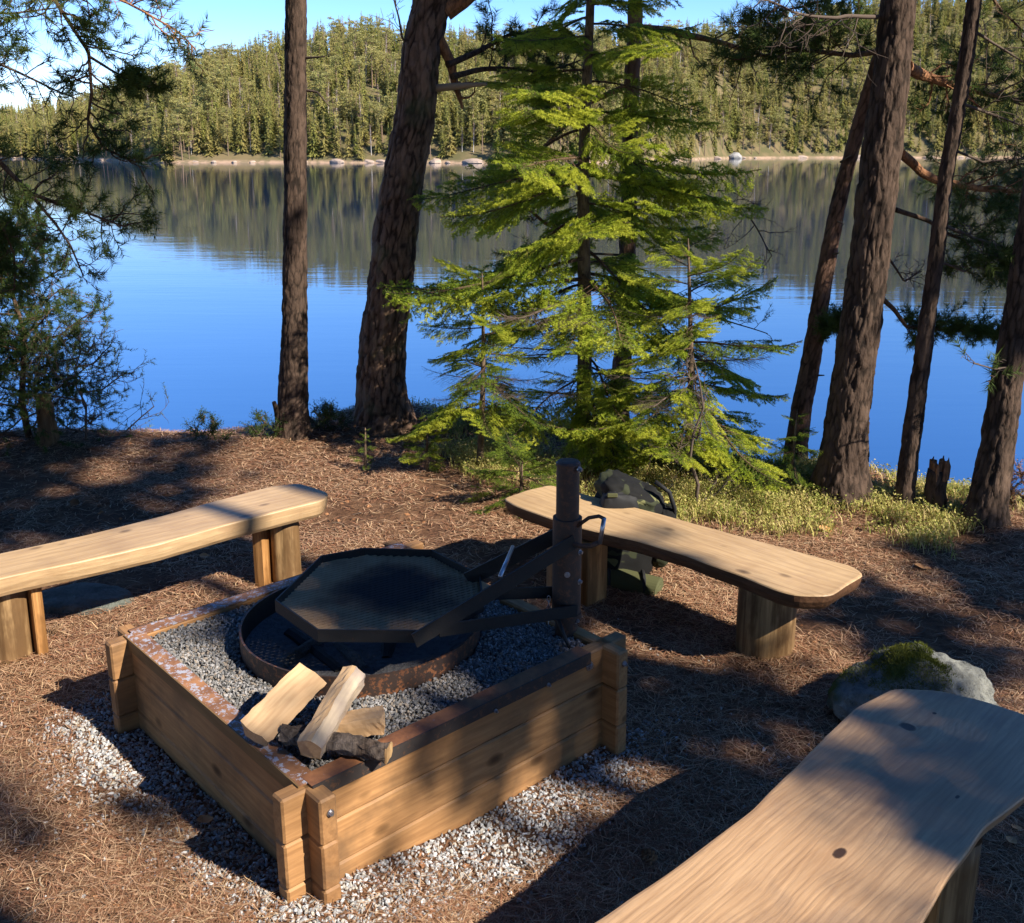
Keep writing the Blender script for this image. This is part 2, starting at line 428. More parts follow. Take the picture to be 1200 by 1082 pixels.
# ------------------------------------------------------------------ lake + far hills
ZW = -2.8
t = NT('lake_water')
v = t.co((1, 1.0, 1)); vs = t.co((.35, 1.6, 1))
w1 = t.noise(vs, 1.6, 3, .5); w2 = t.noise(vs, .25, 2, .5); w3 = t.noise(t.co((.01, .03, 1)), 1.0, 2)
t.base((.003, .014, .045), .03, .5)
t.p.inputs['IOR'].default_value = 6.5
t.p.inputs['Specular Tint'].default_value = (.92, .97, 1, 1)
calm = t.ramp(w3, [(.4, .35), (.6, 1.0)])
t.bump(t.math('MULTIPLY', t.math('ADD', w1, t.math('MULTIPLY', w2, 2)), calm), .09, .04)
MAT['lake'] = t.m
m = MB(); m.add([(-900, 7.5, ZW), (900, 7.5, ZW), (900, 900, ZW), (-900, 900, ZW)], np.array([[0, 1, 2, 3]]))
tag(m.build('lake', MAT['lake']), 'calm blue lake mirroring the wooded hill', kind='structure')

SHX = np.array([-900, -200, 0, 110, 200, 330, 520, 640, 760, 850, 930, 1000, 1100, 1200, 1500, 2100]); SHY = np.array([184, 184.5, 185, 186.5, 190, 190, 190.5, 191, 188, 185.2, 184.8, 184.6, 184.5, 184.4, 184, 184])
def shoreD(u): return (H - ZW) * F / (np.interp(u, SHX, SHY) - HOR) * 1.0
CRX = np.array([-900, -300, -100, 0, 100, 160, 200, 240, 300, 350, 430, 500, 560, 640, 720, 790, 860, 940, 1020, 1100, 1200, 1500, 2100])
CRY = np.array([120, 118, 118, 122, 116, 92, 78, 68, 52, 42, 26, 36, 40, 38, 34, 34, 32, 14, 2, -6, -12, -18, -20])
TREEH = 14.0
def hillz(u, D):
    ds = shoreD(u); cr = np.interp(u, CRX, CRY)
    ex = np.where(u < 150, 260, 150) ; ex = ex + 10 * sstep(900, 1100, u)
    dc = ds + ex
    top = H + (HOR - cr) / F * dc - TREEH - 1 - ZW
    s = np.clip((D - ds) / ex, 0, 1.6)
    prof = np.where(s < 1, .07 * np.minimum(s * 12, 1) + .93 * (1 - (1 - np.minimum(s, 1)) ** 1.55), 1 - .25 * (s - 1))
    z = ZW + top * prof * np.where(D > ds, 1, 0)
    xx = (u - 600) / F * D
    z = z + 1.5 * fbm(np.stack([xx * .05, D * .05, 0 * D], -1), 3, 4) * sstep(0, 40, D - ds)
    z = np.where(D < ds, ZW - (ds - D) * .25, z + .2)
    return z
U = np.arange(-900, 2101, 12.0); S = np.concatenate([[-12, -4, -1, 0, .8, 2, 4, 7], np.arange(12, 260, 9), np.arange(270, 900, 60)])
gu, gs = np.meshgrid(U, S); gD = shoreD(gu) + gs; gzv = hillz(gu, gD)
V = np.stack([(gu - 600) / F * gD, gD, gzv], -1).reshape(-1, 3)
nx, ny = len(U), len(S); i = np.arange(ny - 1)[:, None] * nx; j = np.arange(nx - 1)[None]
q = np.stack([i + j, i + j + 1, i + nx + j + 1, i + nx + j], -1).reshape(-1, 4)
t = NT('forest_floor_far'); v = t.co(); n = t.noise(v, .25, 4); 
s_ = t.n('ShaderNodeSeparateXYZ'); t.l(t.n('ShaderNodeNewGeometry').outputs['Position'], s_.inputs[0])
mr = t.n('ShaderNodeMapRange'); mr.inputs[1].default_value = ZW + .25; mr.inputs[2].default_value = ZW + 1.0; t.l(s_.outputs[2], mr.inputs[0])
c = t.mix(t.ramp(n, [(.4, 0), (.6, 1)]), (.10, .09, .04), (.16, .12, .06))
c = t.mix(mr.outputs[0], t.mix(t.ramp(t.noise(v, .6, 3), [(.4, 0), (.6, 1)]), (.36, .24, .16), (.20, .15, .09)), c)
t.base(c, .95, .1); MAT['far'] = t.m
m = MB(); m.add(V, q); tag(m.build('hills', MAT['far'], smooth=True), 'far shore and wooded hills beyond the lake', kind='structure')

def far_spruce(seed, h=14, r=2.3, nl=19):
    rg = np.random.default_rng(seed); m = MB()
    m.tube([(0, 0, -.5), (0, 0, h * .55), (0, 0, h)], [.17, .1, .02], 5, 1, False)
    V = []; 
    for li in range(nl):
        f = li / (nl - 1); z0 = h * (.10 + .9 * f) ; R = r * (1 - f) ** .8 * (.8 + .35 * rg.random()) + .12
        nb = int(7 + 5 * (1 - f))
        for b in range(nb):
            a = rg.random() * 6.283; RR = R * (.65 + .5 * rg.random()); d = np.array([math.cos(a), math.sin(a), 0]); sdv = np.array([-d[1], d[0], 0])
            z = z0 + rg.normal() * .2
            for k in range(3):
                f0 = k / 3.2; f1 = (k + 1.5) / 3.2 ; f1 = min(f1, 1.05)
                p0 = d * RR * f0 + [0, 0, z - RR * .35 * f0]; p1 = d * RR * f1 + [0, 0, z - RR * .35 * f1 - .15 * rg.random()]
                wv = RR * (.30 - .08 * k) * (.7 + .6 * rg.random()); up = np.array([0, 0, rg.normal() * .12 - .12])
                V += [p0 - sdv * wv * .4, p1 - sdv * wv * .5 + up + d * rg.normal() * .1, p1 + d * .22 * RR, p1 + sdv * wv * .5 + up * 1.5, p0 + sdv * wv * .4]
    V = np.array(V); n = len(V) // 5
    q = (np.arange(n)[:, None] * 5 + np.array([[0, 1, 2, 3]])); q2 = (np.arange(n)[:, None] * 5 + np.array([[0, 3, 4]]))
    m.add(V, [q, q2], 0); return m

def quads_at(P, rg, size, flat=.6):
    n = len(P); a = nrm(rg.normal(size=(n, 3)) * [1, 1, flat]); b = nrm(np.cross(a, rg.normal(size=(n, 3))))
    s = size * (.6 + .8 * rg.random((n, 1)))
    V = np.stack([P - a * s - b * s * .4, P - a * s * .2 + b * s * .55, P + a * s, P + a * s * .1 - b * s * .5], 1)
    return V.reshape(-1, 3), np.arange(n * 4).reshape(-1, 4)

def far_pine(seed, h=14):
    rg = np.random.default_rng(seed); m = MB()
    lean = rg.normal(size=2) * .4
    m.tube([(0, 0, -.5), (lean[0] * .3, lean[1] * .3, h * .5), (lean[0], lean[1], h * .95)], [.2, .15, .05], 6, 1, False)
    P = []
    for k in range(26):
        f = rg.random() ** .8; z = h * (.42 + .56 * f); R = 2.1 * math.sin(math.pi * min(1, .25 + .72 * (1 - f))) * (.5 + .6 * rg.random())
        a = rg.random() * 6.283; c0 = np.array([R * math.cos(a) + lean[0] * f, R * math.sin(a) + lean[1] * f, z])
        P.append(c0 + rg.normal(size=(34, 3)) * [.5, .5, .2])
        m.tube([(lean[0] * f * .8, lean[1] * f * .8, z - .5), c0], [.05, .02], 3, 1, False)
    V, q = quads_at(np.concatenate(P), rg, .24); m.add(V, q, 0); return m

def far_birch(seed, h=13):
    rg = np.random.default_rng(seed); m = MB()
    b = rg.normal(size=2) * .5
    m.tube([(0, 0, -.5), (b[0] * .5, b[1] * .3, h * .5), (b[0] * 1.6, b[1], h)], [.14, .11, .03], 5, 1, False)
    for k in range(70):
        f = .3 + .7 * rg.random(); p = np.array([b[0] * f * 1.5, b[1] * f, h * f]); a = rg.random() * 6.283; L = 2.2 * (1.2 - f)
        e = p + [math.cos(a) * L * .6, math.sin(a) * L * .6, L]
        m.tube([p, e], [.035, .008], 3, 0, False)
        for _ in range(3):
            e2 = p + (e - p) * rg.random() + 0; m.tube([e2, e2 + rg.normal(size=3) * .5 + [0, 0, .3]], [.015, .006], 3, 0, False)
    return m
FARV = []
for k in range(5): FARV.append(('spruce_tree', far_spruce(k + 1, 14, 1.9 + .3 * (k % 3)), [MAT['far_spruce'], MAT['far_trunk']]))
for k in range(5): FARV.append(('pine_tree', far_pine(k + 21), [MAT['far_pine'], MAT['far_trunk']]))
for k in range(2): FARV.append(('birch_tree', far_birch(k + 41), [MAT['birch_twig'], MAT['birch']]))
FARO = []
for nm, mb, mt in FARV:
    o = mb.build(nm, mt); COL.objects.unlink(o); FARO.append(o)

rg = np.random.default_rng(5)
pts = []
for row, gap in enumerate([.6, 3.5, 7, 10]):
    u = -380.0
    while u < 1600:
        D = float(shoreD(np.array(u))); u += (3.0 if row == 0 else 3.3) * F / D * (.6 + .8 * rg.random()); D = float(shoreD(np.array(u)))
        d = D + gap + rg.random() * 3.5 + 4 * max(0, vnoise(np.array([u * .02, row, 0]))); pts.append((u, d, row))
front = [p for p in pts if p[2] == 0 and -60 < p[0] < 1260 or p[2] == 1 and -60 < p[0] < 1260]
front = [p for k, p in enumerate(sorted(front, key=lambda p: p[2])) if k < 280]
fs = set(front); rest = [p for p in pts if p not in fs]
for k in range(7600):
    u = -400 + 2000 * rg.random(); D = float(shoreD(np.array(u))); ex = 290 if u < 150 else 185
    d = D + 11 + ex * rg.random() ** 1.1; rest.append((u, d, 9))
LBL = {'spruce_tree': 'conical spruce', 'pine_tree': 'round topped pine', 'birch_tree': 'bare white stemmed birch'}
def pick(u, r):
    x = r.random(); s = vnoise(np.array([u * .012, 0, 3.3]))
    if x < .08: return 10 + r.integers(2)
    return int(r.integers(5)) if x < .68 + .25 * s else 5 + int(r.integers(5))
for (u, d, row) in front:
    k = pick(u, rg); o = FARO[k].copy(); COL.objects.link(o)
    z = float(hillz(np.array([u]), np.array([d]))[0]); o.location = ((u - 600) / F * d, d, z - .3)
    s = (.50 + .46 * rg.random()) * (.8 if k >= 10 else 1); o.scale = (s * 1.05, s * 1.05, s); o.rotation_euler = (0, 0, rg.random() * 6.28)
    nm = FARV[k][0]
    tag(o, LBL[nm] + ' in the front of the wood along the far shore', LBL[nm].split()[-1] + ' tree', LBL[nm].split()[-1] + ' trees along the far shore')

def scatter(name, P, RZ, SC, src, **k):
    """one stuff object: instances of src on points"""
    me = bpy.data.meshes.new(name); me.vertices.add(len(P)); me.vertices.foreach_set('co', np.asarray(P, np.float32).ravel())
    a = me.attributes.new('rz', 'FLOAT_VECTOR', 'POINT'); a.data.foreach_set('vector', np.stack([0 * RZ, 0 * RZ, RZ], -1).astype(np.float32).ravel())
    a = me.attributes.new('sc', 'FLOAT', 'POINT'); a.data.foreach_set('value', np.asarray(SC, np.float32))
    a = me.attributes.new('vi', 'INT', 'POINT'); a.data.foreach_set('value', k.pop('vi').astype(np.int32))
    o = bpy.data.objects.new(name, me); COL.objects.link(o)
    ng = bpy.data.node_groups.new(name, 'GeometryNodeTree')
    ng.interface.new_socket('Geometry', in_out='INPUT', socket_type='NodeSocketGeometry'); ng.interface.new_socket('Geometry', in_out='OUTPUT', socket_type='NodeSocketGeometry')
    N = ng.nodes; L = ng.links; gi = N.new('NodeGroupInput'); go = N.new('NodeGroupOutput')
    jo = N.new('GeometryNodeJoinGeometry')
    def na(nm, ty):
        x = N.new('GeometryNodeInputNamedAttribute'); x.data_type = ty; x.inputs[0].default_value = nm; return x
    for vi, s in enumerate(src):
        cmp_ = N.new('FunctionNodeCompare'); cmp_.data_type = 'INT'; cmp_.operation = 'EQUAL'; L.new(na('vi', 'INT').outputs[0], cmp_.inputs[2]); cmp_.inputs[3].default_value = vi
        ip = N.new('GeometryNodeInstanceOnPoints'); oi = N.new('GeometryNodeObjectInfo'); oi.inputs[0].default_value = s; oi.inputs[1].default_value = True
        L.new(gi.outputs[0], ip.inputs['Points']); L.new(cmp_.outputs[0], ip.inputs['Selection']); L.new(oi.outputs['Geometry'], ip.inputs['Instance'])
        L.new(na('rz', 'FLOAT_VECTOR').outputs[0], ip.inputs['Rotation']); L.new(na('sc', 'FLOAT').outputs[0], ip.inputs['Scale'])
        L.new(ip.outputs[0], jo.inputs[0])
    L.new(jo.outputs[0], go.inputs[0])
    md = o.modifiers.new('scatter', 'NODES'); md.node_group = ng
    return tag(o, **k)
ru = np.array([p[0] for p in rest]); rd = np.array([p[1] for p in rest]); rz = hillz(ru, rd)
keep = rz > ZW + .5
ru, rd, rz = ru[keep], rd[keep], rz[keep]
scatter('far_wood', np.stack([(ru - 600) / F * rd, rd, rz - .4], -1), rg.random(len(ru)) * 6.28, .58 + .48 * rg.random(len(ru)) ** 1.3, FARO,
        vi=np.array([pick(u, rg) for u in ru]), label='dense mixed wood covering the hill beyond the lake', kind='stuff')

# rocks
def rock_mesh(seed, sx, sy, sz, seg=40, rough=.16, attr=None):
    rgk = np.random.default_rng(seed); m = MB()
    th = np.linspace(0, math.pi, seg // 2 + 1); ph = np.linspace(0, 2 * math.pi, seg, endpoint=False)
    T, P = np.meshgrid(th, ph, indexing='ij'); D = np.stack([np.sin(T) * np.cos(P), np.sin(T) * np.sin(P), np.cos(T)], -1)
    o = rgk.random(3) * 50; f = 1 + rough * 1.6 * fbm(D * 1.3 + o, 4, seed) - rough * .8 * np.abs(vnoise(D * 3 + o, seed))
    cut = nrm(rgk.normal(size=(7, 3)))
    for c in cut: 
        dd = D @ c * f; f = np.where(dd > .86, f * (.86 / np.maximum(dd, .01)) ** .9, f)
    V = D * f[..., None] * [sx, sy, sz]; n = seg; k = len(th)
    i = np.arange(k - 1)[:, None] * n; j = np.arange(n)[None]; j2 = (j + 1) % n
    q = np.stack([i + j, i + n + j, i + n + j2, i + j2], -1).reshape(-1, 4); m.add(V.reshape(-1, 3), q); return m
def stone_mat(name, a, b, moss=0, mossz=.1):
    t = NT(name); v = t.co(); n = t.noise(v, 9, 6, .7); n2 = t.noise(v, 45, 4, .7); big = t.noise(v, 3.5, 3)
    c = t.mix(t.ramp(n, [(.35, 0), (.65, 1)]), a, b); c = t.mix(t.ramp(n2, [(.55, 0), (.7, .5)]), c, tuple(x * .4 for x in a))
    c = t.mix(t.ramp(t.vor(t.co(), 14), [(.1, .35), (.3, 0)]), c, tuple(min(1, x * 1.5) for x in b))
    if moss:
        s = t.n('ShaderNodeSeparateXYZ'); t.l(t._c.outputs['Object'], s.inputs[0])
        f = t.math('ADD', t.math('MULTIPLY', s.outputs[2], 5), t.math('SUBTRACT', t.math('MULTIPLY', big, 2.2), t.math('MULTIPLY', s.outputs[0], 2.2)))
        c = t.mix(t.ramp(t.math('SUBTRACT', f, moss), [(.4, 0), (.6, 1)]), c, t.mix(n2, (.035, .045, .010), (.12, .13, .025)))
    t.base(c, .85, .25); t.bump(t.math('ADD', n, n2), 1.0, .02); return t.m
MAT['shore_rock'] = stone_mat('shore_granite', (.42, .30, .22), (.30, .24, .19))
MAT['gray_rock'] = stone_mat('gray_granite', (.22, .21, .19), (.36, .34, .31))
base_rocks = [rock_mesh(60 + k, 1.5, 1.1, .7, 16).build('shore_boulder', MAT['shore_rock'], smooth=False) for k in range(3)]
for o in base_rocks: COL.objects.unlink(o)
for k in range(46):
    u = -30 + 1260 * (k + rg.random()) / 46; d = float(shoreD(np.array(u))) + rg.random() * 1.5
    o = base_rocks[k % 3].copy(); COL.objects.link(o); s = .7 + 1.3 * rg.random() ** 2
    o.location = ((u - 600) / F * d, d, ZW + .15); o.scale = (s * 1.5, s, s); o.rotation_euler = (0, 0, rg.random() * 6)
    tag(o, 'tan granite boulder at the waterline of the far shore', 'boulder', 'boulders along the far shore')
o = rock_mesh(71, 2.6, 2, 1.9, 20).build('shore_boulder', MAT['gray_rock']); d = float(shoreD(np.array(855.))) - 3
o.location = ((855 - 600) / F * d, d, ZW + .5); tag(o, 'large pale grey boulder standing in the water at the far shore', 'boulder')

# ------------------------------------------------------------------ fire pit frame
BX, BY, BE, BYAW, BT = -.426, 2.752, 1.022, .735, .30
TH, EXT = .045, .060
BR = Matrix.Translation((BX, BY, 0)) @ Matrix.Rotation(BYAW, 4, 'Z') @ Matrix.Rotation(-.012, 4, 'Y')
def bxy(lx, ly, z=0): return np.array(BR @ Vector((lx, ly, z)))
frame = bpy.data.objects.new('fire_pit_frame', None); COL.objects.link(frame); frame.matrix_world = BR; frame.empty_display_size = .1
tag(frame, 'square fire pit frame of golden brown timber planks with interlocking corners', 'fire pit frame')
hE = BE / 2
LZ = [(.185, .30), (.068, .183), (-.05, .066)]
for side in range(4):
    Rm = Matrix.Rotation(side * math.pi / 2, 4, 'Z')
    for (z0, z1) in LZ:
        m = MB(); zz = (0, 0)
        m.box((-hE - EXT, -TH / 2, z0), (hE + EXT, TH / 2, z1), 0, None, .005)
        o = m.build('plank', MAT['timber'], frame)
        o.matrix_local = Rm @ Matrix.Translation((0, -hE + TH / 2, 0))
    # notch blocks read as the crossing plank; steel angle trim on the inside edge
    m = MB()
    L = hE - TH * .35
    if side == 1: continue
    L2 = L - .085 if side == 0 else L
    m.box((-L + .0, -.026, .3015 if side % 2 else .3022), (L2, .024, .305 if side % 2 else .3057), 0)
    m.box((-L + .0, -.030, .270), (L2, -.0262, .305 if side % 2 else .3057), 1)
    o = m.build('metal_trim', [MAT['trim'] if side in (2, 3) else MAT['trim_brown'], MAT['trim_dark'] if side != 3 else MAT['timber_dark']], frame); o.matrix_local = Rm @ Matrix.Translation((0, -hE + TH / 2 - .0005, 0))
    if side in (2, 3):
        o['label'] = 'rusty angle trim with pale flaking paint'
def bolt(parent, p, n, r=.008, name='bolt', mat=None):
    m = MB(); p = np.asarray(p, float); n = nrm(n)
    m.tube([p, p + n * .003], [r * 1.5, r * 1.5], 12); m.tube([p + n * .003, p + n * .010], [r, r * .8], 6)
    o = m.build(name, mat or MAT['steel'], parent); return o
for (lx, ly, nx_, ny_) in ((-hE + TH / 2, -hE - EXT, 0, -1), (hE - TH / 2, -hE - EXT, 0, -1), (hE + EXT, -hE + TH / 2, 1, 0)):
    bolt(frame, (lx + .003, ly, .262), (nx_, ny_, 0), .006)
bolt(frame, (hE - .10, -hE - .0002, .262), (0, -1, 0), .009)
bolt(frame, (hE - .27, -hE - .008, .272), (0, -1, 0), .004)
bolt(frame, (.05, -hE - .008, .272), (0, -1, 0), .004)

# ------------------------------------------------------------------ gravel
def ico():
    p = (1 + 5 ** .5) / 2
    V = nrm(np.array([(-1, p, 0), (1, p, 0), (-1, -p, 0), (1, -p, 0), (0, -1, p), (0, 1, p), (0, -1, -p), (0, 1, -p), (p, 0, -1), (p, 0, 1), (-p, 0, -1), (-p, 0, 1)], float))
    Fc = np.array([(0, 11, 5), (0, 5, 1), (0, 1, 7), (0, 7, 10), (0, 10, 11), (1, 5, 9), (5, 11, 4), (11, 10, 2), (10, 7, 6), (7, 1, 8), (3, 9, 4), (3, 4, 2), (3, 2, 6), (3, 6, 8), (3, 8, 9), (4, 9, 5), (2, 4, 11), (6, 2, 10), (8, 6, 7), (9, 8, 1)])
    return V, Fc
IV, IF = ico()
def stones(m, P, size, rg, mats=1):
    n = len(P); V = IV[None] * (1 + .35 * rg.normal(size=(n, 12, 1)).clip(-1.2, 1.2) * .8) * (np.array([1.25, .85, .6]) * (.8 + .4 * rg.random((n, 1, 3))))
    q = rg.normal(size=(n, 4)); q /= np.linalg.norm(q, axis=1, keepdims=True); w, x, y, z = q.T
    Rm = np.stack([1 - 2 * (y * y + z * z), 2 * (x * y - z * w), 2 * (x * z + y * w), 2 * (x * y + z * w), 1 - 2 * (x * x + z * z), 2 * (y * z - x * w), 2 * (x * z - y * w), 2 * (y * z + x * w), 1 - 2 * (x * x + y * y)], -1).reshape(n, 3, 3)
    V = np.einsum('nij,nkj->nki', Rm, V) * size[:, None, None] + P[:, None]
    mi = rg.integers(0, mats, n)
    for k in range(mats):
        s = mi == k; c = int(s.sum())
        if c: m.add(V[s].reshape(-1, 3), (np.arange(c)[:, None, None] * 12 + IF[None]).reshape(-1, 3), k)
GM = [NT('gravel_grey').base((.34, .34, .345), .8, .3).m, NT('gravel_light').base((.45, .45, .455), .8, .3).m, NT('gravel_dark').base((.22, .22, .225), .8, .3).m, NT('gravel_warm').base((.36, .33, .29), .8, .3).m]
GM_SHADE = [NT('pit_gravel_shaded_' + n_).base(c_, .85, .25).m for n_, c_ in (('grey', (.19, .185, .185)), ('light', (.29, .28, .28)), ('dark', (.12, .12, .12)), ('warm', (.24, .20, .165)))]  # outer gravel tones made darker, shade inside the frame put into the colour
rg = np.random.default_rng(31)
def boxlocal(P):
    c, s = math.cos(-BYAW), math.sin(-BYAW); x = P[:, 0] - BX; y = P[:, 1] - BY
    return np.stack([c * x - s * y, s * x + c * y], -1)
def bdist(P):
    q = np.abs(boxlocal(P)) - hE
    return np.where((q > 0).all(1), np.hypot(q[:, 0], q[:, 1]), q.max(1))
N = 270000; P = np.stack([rg.uniform(-2.0, 1.3, N), rg.uniform(1.2, 4.2, N), np.zeros(N)], -1)
d = bdist(P); lq = boxlocal(P); nz = fbm(P * 3.2, 3, 77)
wdt = np.where((lq[:, 0] < -hE) | (lq[:, 1] < -hE), .27, .16) + .17 * nz
dens = np.clip((wdt + .03 - d) / .17, 0, 1) ** 1.3 + .025 * (d < .6)
sel = (d > .002) & (rg.random(N) < dens * .5); P = P[sel]; P[:, 2] = ground(P[:, 0], P[:, 1])
sz = rg.uniform(.0029, .0066, len(P)); P[:, 2] += sz * rg.uniform(-.1, .55, len(P))
m = MB(); stones(m, P, sz, rg, 4); GRAVEL_P = P
tag(m.build('gravel', GM), 'pale grey crushed gravel spread around the fire pit frame', kind='stuff')
# inside
t = NT('gravel_bed'); n = t.noise(t.co(), 60, 3); t.base(t.mix(n, (.05, .05, .055), (.16, .155, .16)), .9, .1); t.bump(n, 1, .01)
m = MB(); a = hE - TH - .001
c4 = [bxy(-a, -a, .274), bxy(a, -a, .274), bxy(a, a, .274), bxy(-a, a, .274)]
m.add(c4, np.array([[0, 1, 2, 3]])); o = m.build('gravel_bed', t.m); tag(o, 'gravel bed filling the timber fire pit', kind='stuff')
N = 38000; LP = rg.uniform(-a, a, (N, 2)); RX, RY, RR = -.447, 2.80, .352
P = np.array([bxy(x, y, .282) for x, y in LP]); r = np.hypot(P[:, 0] - RX, P[:, 1] - RY)
s = (r > RR + .003); P = P[s]; P[:, 2] += .010 * fbm(P * 6, 2, 4) + rg.uniform(-.004, .006, len(P))
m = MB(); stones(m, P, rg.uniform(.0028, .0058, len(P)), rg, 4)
tag(m.build('pit_gravel', GM_SHADE), 'fine grey gravel filling the space between fire ring and timber frame', kind='stuff')

# ------------------------------------------------------------------ fire ring
def ringmesh(r0, r1, z0, z1, seg=96):
    m = MB(); th = np.linspace(0, 2 * math.pi, seg, endpoint=False); c, s = np.cos(th), np.sin(th)
    V = np.concatenate([np.stack([r * c, r * s, np.full(seg, z)], -1) for r, z in ((r1, z0), (r1, z1), (r0, z1), (r0, z0))])
    j = np.arange(seg); j2 = (j + 1) % seg
    def qq(a, b): return np.stack([a * seg + j, a * seg + j2, b * seg + j2, b * seg + j], -1)
    m.add(V, [np.concatenate([qq(0, 1), qq(1, 2)])], 0)
    m.F.append((qq(2, 3), 1)); return m
o = ringmesh(RR - .006, RR, .20, .340).build('fire_ring', [MAT['ring'], MAT['ring_in']]); o.location = (RX, RY, 0)
tag(o, 'round rusty steel fire ring set in gravel under the cooking grate', 'fire ring')
t = NT('ash'); n = t.noise(t.co(), 30, 4); t.base(t.mix(t.ramp(n, [(.5, 0), (.68, 1)]), (.007, .006, .006), (.07, .065, .06)), .95, .1); t.bump(n, 1, .02)
m = MB(); V, q = grid_mesh(np.linspace(-.25, .25, 40), np.linspace(-.25, .25, 40), lambda x, y: .235 + .02 * fbm(np.stack([x * 9, y * 9, 0 * x], -1), 3, 2)); V[:, :2] += 0
m.add(V * [1.36, 1.36, 1], q); o = m.build('ash_bed', t.m, smooth=True)
V = None; o.location = (RX, RY, 0)
# trim the ash sheet to the ring
import bmesh
b = bmesh.new(); b.from_mesh(o.data); bmesh.ops.delete(b, geom=[v for v in b.verts if v.co.x ** 2 + v.co.y ** 2 > (RR - .008) ** 2], context='VERTS'); b.to_mesh(o.data); b.free()
tag(o, 'dark ash and cinders lying inside the fire ring', kind='stuff')
n_ = 2600; rg = np.random.default_rng(8); aa = rg.random(n_) * 6.283; rr_ = (RR - .02) * rg.random(n_) ** .5; P = np.stack([RX + rr_ * np.cos(aa), RY + rr_ * np.sin(aa), .246 + .02 * rg.random(n_) ** 3], -1)
m = MB(); stones(m, P, rg.uniform(.003, .010, n_), rg, 3); tag(m.build('cinders', [NT('cinder_black').base((.012, .011, .01), .9, .2).m, NT('cinder_dark').base((.035, .033, .03), .9, .2).m, NT('cinder_ash').base((.16, .15, .14), .9, .1).m]), 'black cinders and grey ash crumbs inside the fire ring', kind='stuff')
MAT['char'] = NT('charred_wood').base((.02, .018, .017), .8, .3).m
MAT['char_ash'] = stone_mat('charred_grey', (.05, .045, .04), (.16, .14, .12))
def stick(name, pts, R, mat, label, cat, seg=9, group=None, rough=.12):
    P = np.array(pts, float); n = 14; tt = np.linspace(0, 1, n); k = np.linspace(0, 1, len(P)); Q = np.stack([np.interp(tt, k, P[:, i]) for i in range(3)], -1)
    Q += .006 * np.stack([fbm(Q * 14, 2, 3 + i) for i in range(3)], -1)
    Rr = np.interp(tt, np.linspace(0, 1, len(R)), R) * (1 + rough * fbm(Q * 30, 2, 6)); m = MB(); m.tube(Q, Rr, seg)
    return tag(m.build(name, mat), label, cat, group)
def fr(px, py, z): p = atz(px, py, z); return p
stick('charred_log', [fr(318, 790, .265), fr(375, 752, .268)], [.022, .026, .018], MAT['char_ash'], 'charred log with grey ash at the left of the fire ring', 'charred log')
stick('charred_log', [fr(395, 758, .262), fr(428, 785, .27)], [.018, .024, .016], MAT['char_ash'], 'pale half burnt log pointing towards the two split logs', 'charred log')
stick('charred_log', [fr(452, 775, .262), fr(458, 745, .28)], [.02, .024, .02], MAT['char'], 'black charred log under the right of the cooking grate', 'charred log')
stick('charred_log', [fr(340, 745, .262), fr(400, 790, .262)], [.025, .024, .02], MAT['char'], 'black charred log lying across the left of the fire ring', 'charred log')

# ------------------------------------------------------------------ swing grill
pb = atz(663, 757, .25)
PX, PY = pb[0], pb[1]
grill = empty('swing_grill', (PX, PY, 0), 0, label='octagonal black cooking grate swung on arms from a brown steel post', cat='grill')
def G(mb, name, mat, parent=grill, smooth=False): return under(mb.build(name, mat, smooth=smooth), grill) if parent is grill else mb.build(name, mat)
yy = PY
ztop = atY(665, 540, PY)[2]; zs1 = atY(665, 606, PY)[2]; zs0 = atY(665, 716, PY)[2]
PR = .0335
m = MB(); m.tube([(PX, PY, -.05), (PX, PY, ztop - .012)], [PR, PR], 40, cap=False); post = G(m, 'post', MAT['pole'], smooth=True)
m = MB(); m.tube([(PX, PY, ztop - .014), (PX, PY, ztop - .006), (PX, PY, ztop - .001), (PX, PY, ztop + .001)], [PR + .002, PR + .002, PR - .003, PR - .012], 40); G(m, 'post_cap', MAT['pole'])
m = MB(); m.tube([(PX, PY, zs0), (PX, PY, zs1)], [PR + .009] * 2, 40, cap=False); m.tube([(PX, PY, zs1), (PX, PY, zs1 + .0005)], [PR + .009, PR], 40, cap=False); slv = G(m, 'sleeve', MAT['pole'], smooth=True)
m = MB(); m.tube([(PX, PY, zs0 - .02), (PX, PY, zs0 - .001)], [PR + .012] * 2, 40); G(m, 'stop_collar', MAT['pole'])
GZ = .445
GCen = np.array([-.385, 2.83, GZ])
OP = [(322, 703), (376, 651), (426, 642), (506, 644), (563, 673), (567, 703), (497, 739), (372, 738)]
OV = np.array([atz(x, y, GZ) for x, y in OP]); GCen = OV.mean(0)
m = MB(); n = 8; hh = .036
for i in range(8):
    a_, b_ = OV[i], OV[(i + 1) % 8]
    ia = a_ + nrm(GCen - a_) * .005; ib = b_ + nrm(GCen - b_) * .005; dn = np.array([0, 0, hh])
    m.add([a_ - dn, b_ - dn, b_, a_, ia - dn, ib - dn, ib, ia], np.array([[0, 1, 2, 3], [5, 4, 7, 6], [3, 2, 6, 7], [1, 0, 4, 5]]))
rim = G(m, 'grate_rim', MAT['iron'])
MAT['grate'] = grate_m(GCen, .33)
m = MB(); oc = OV[:, :2] * 1.0
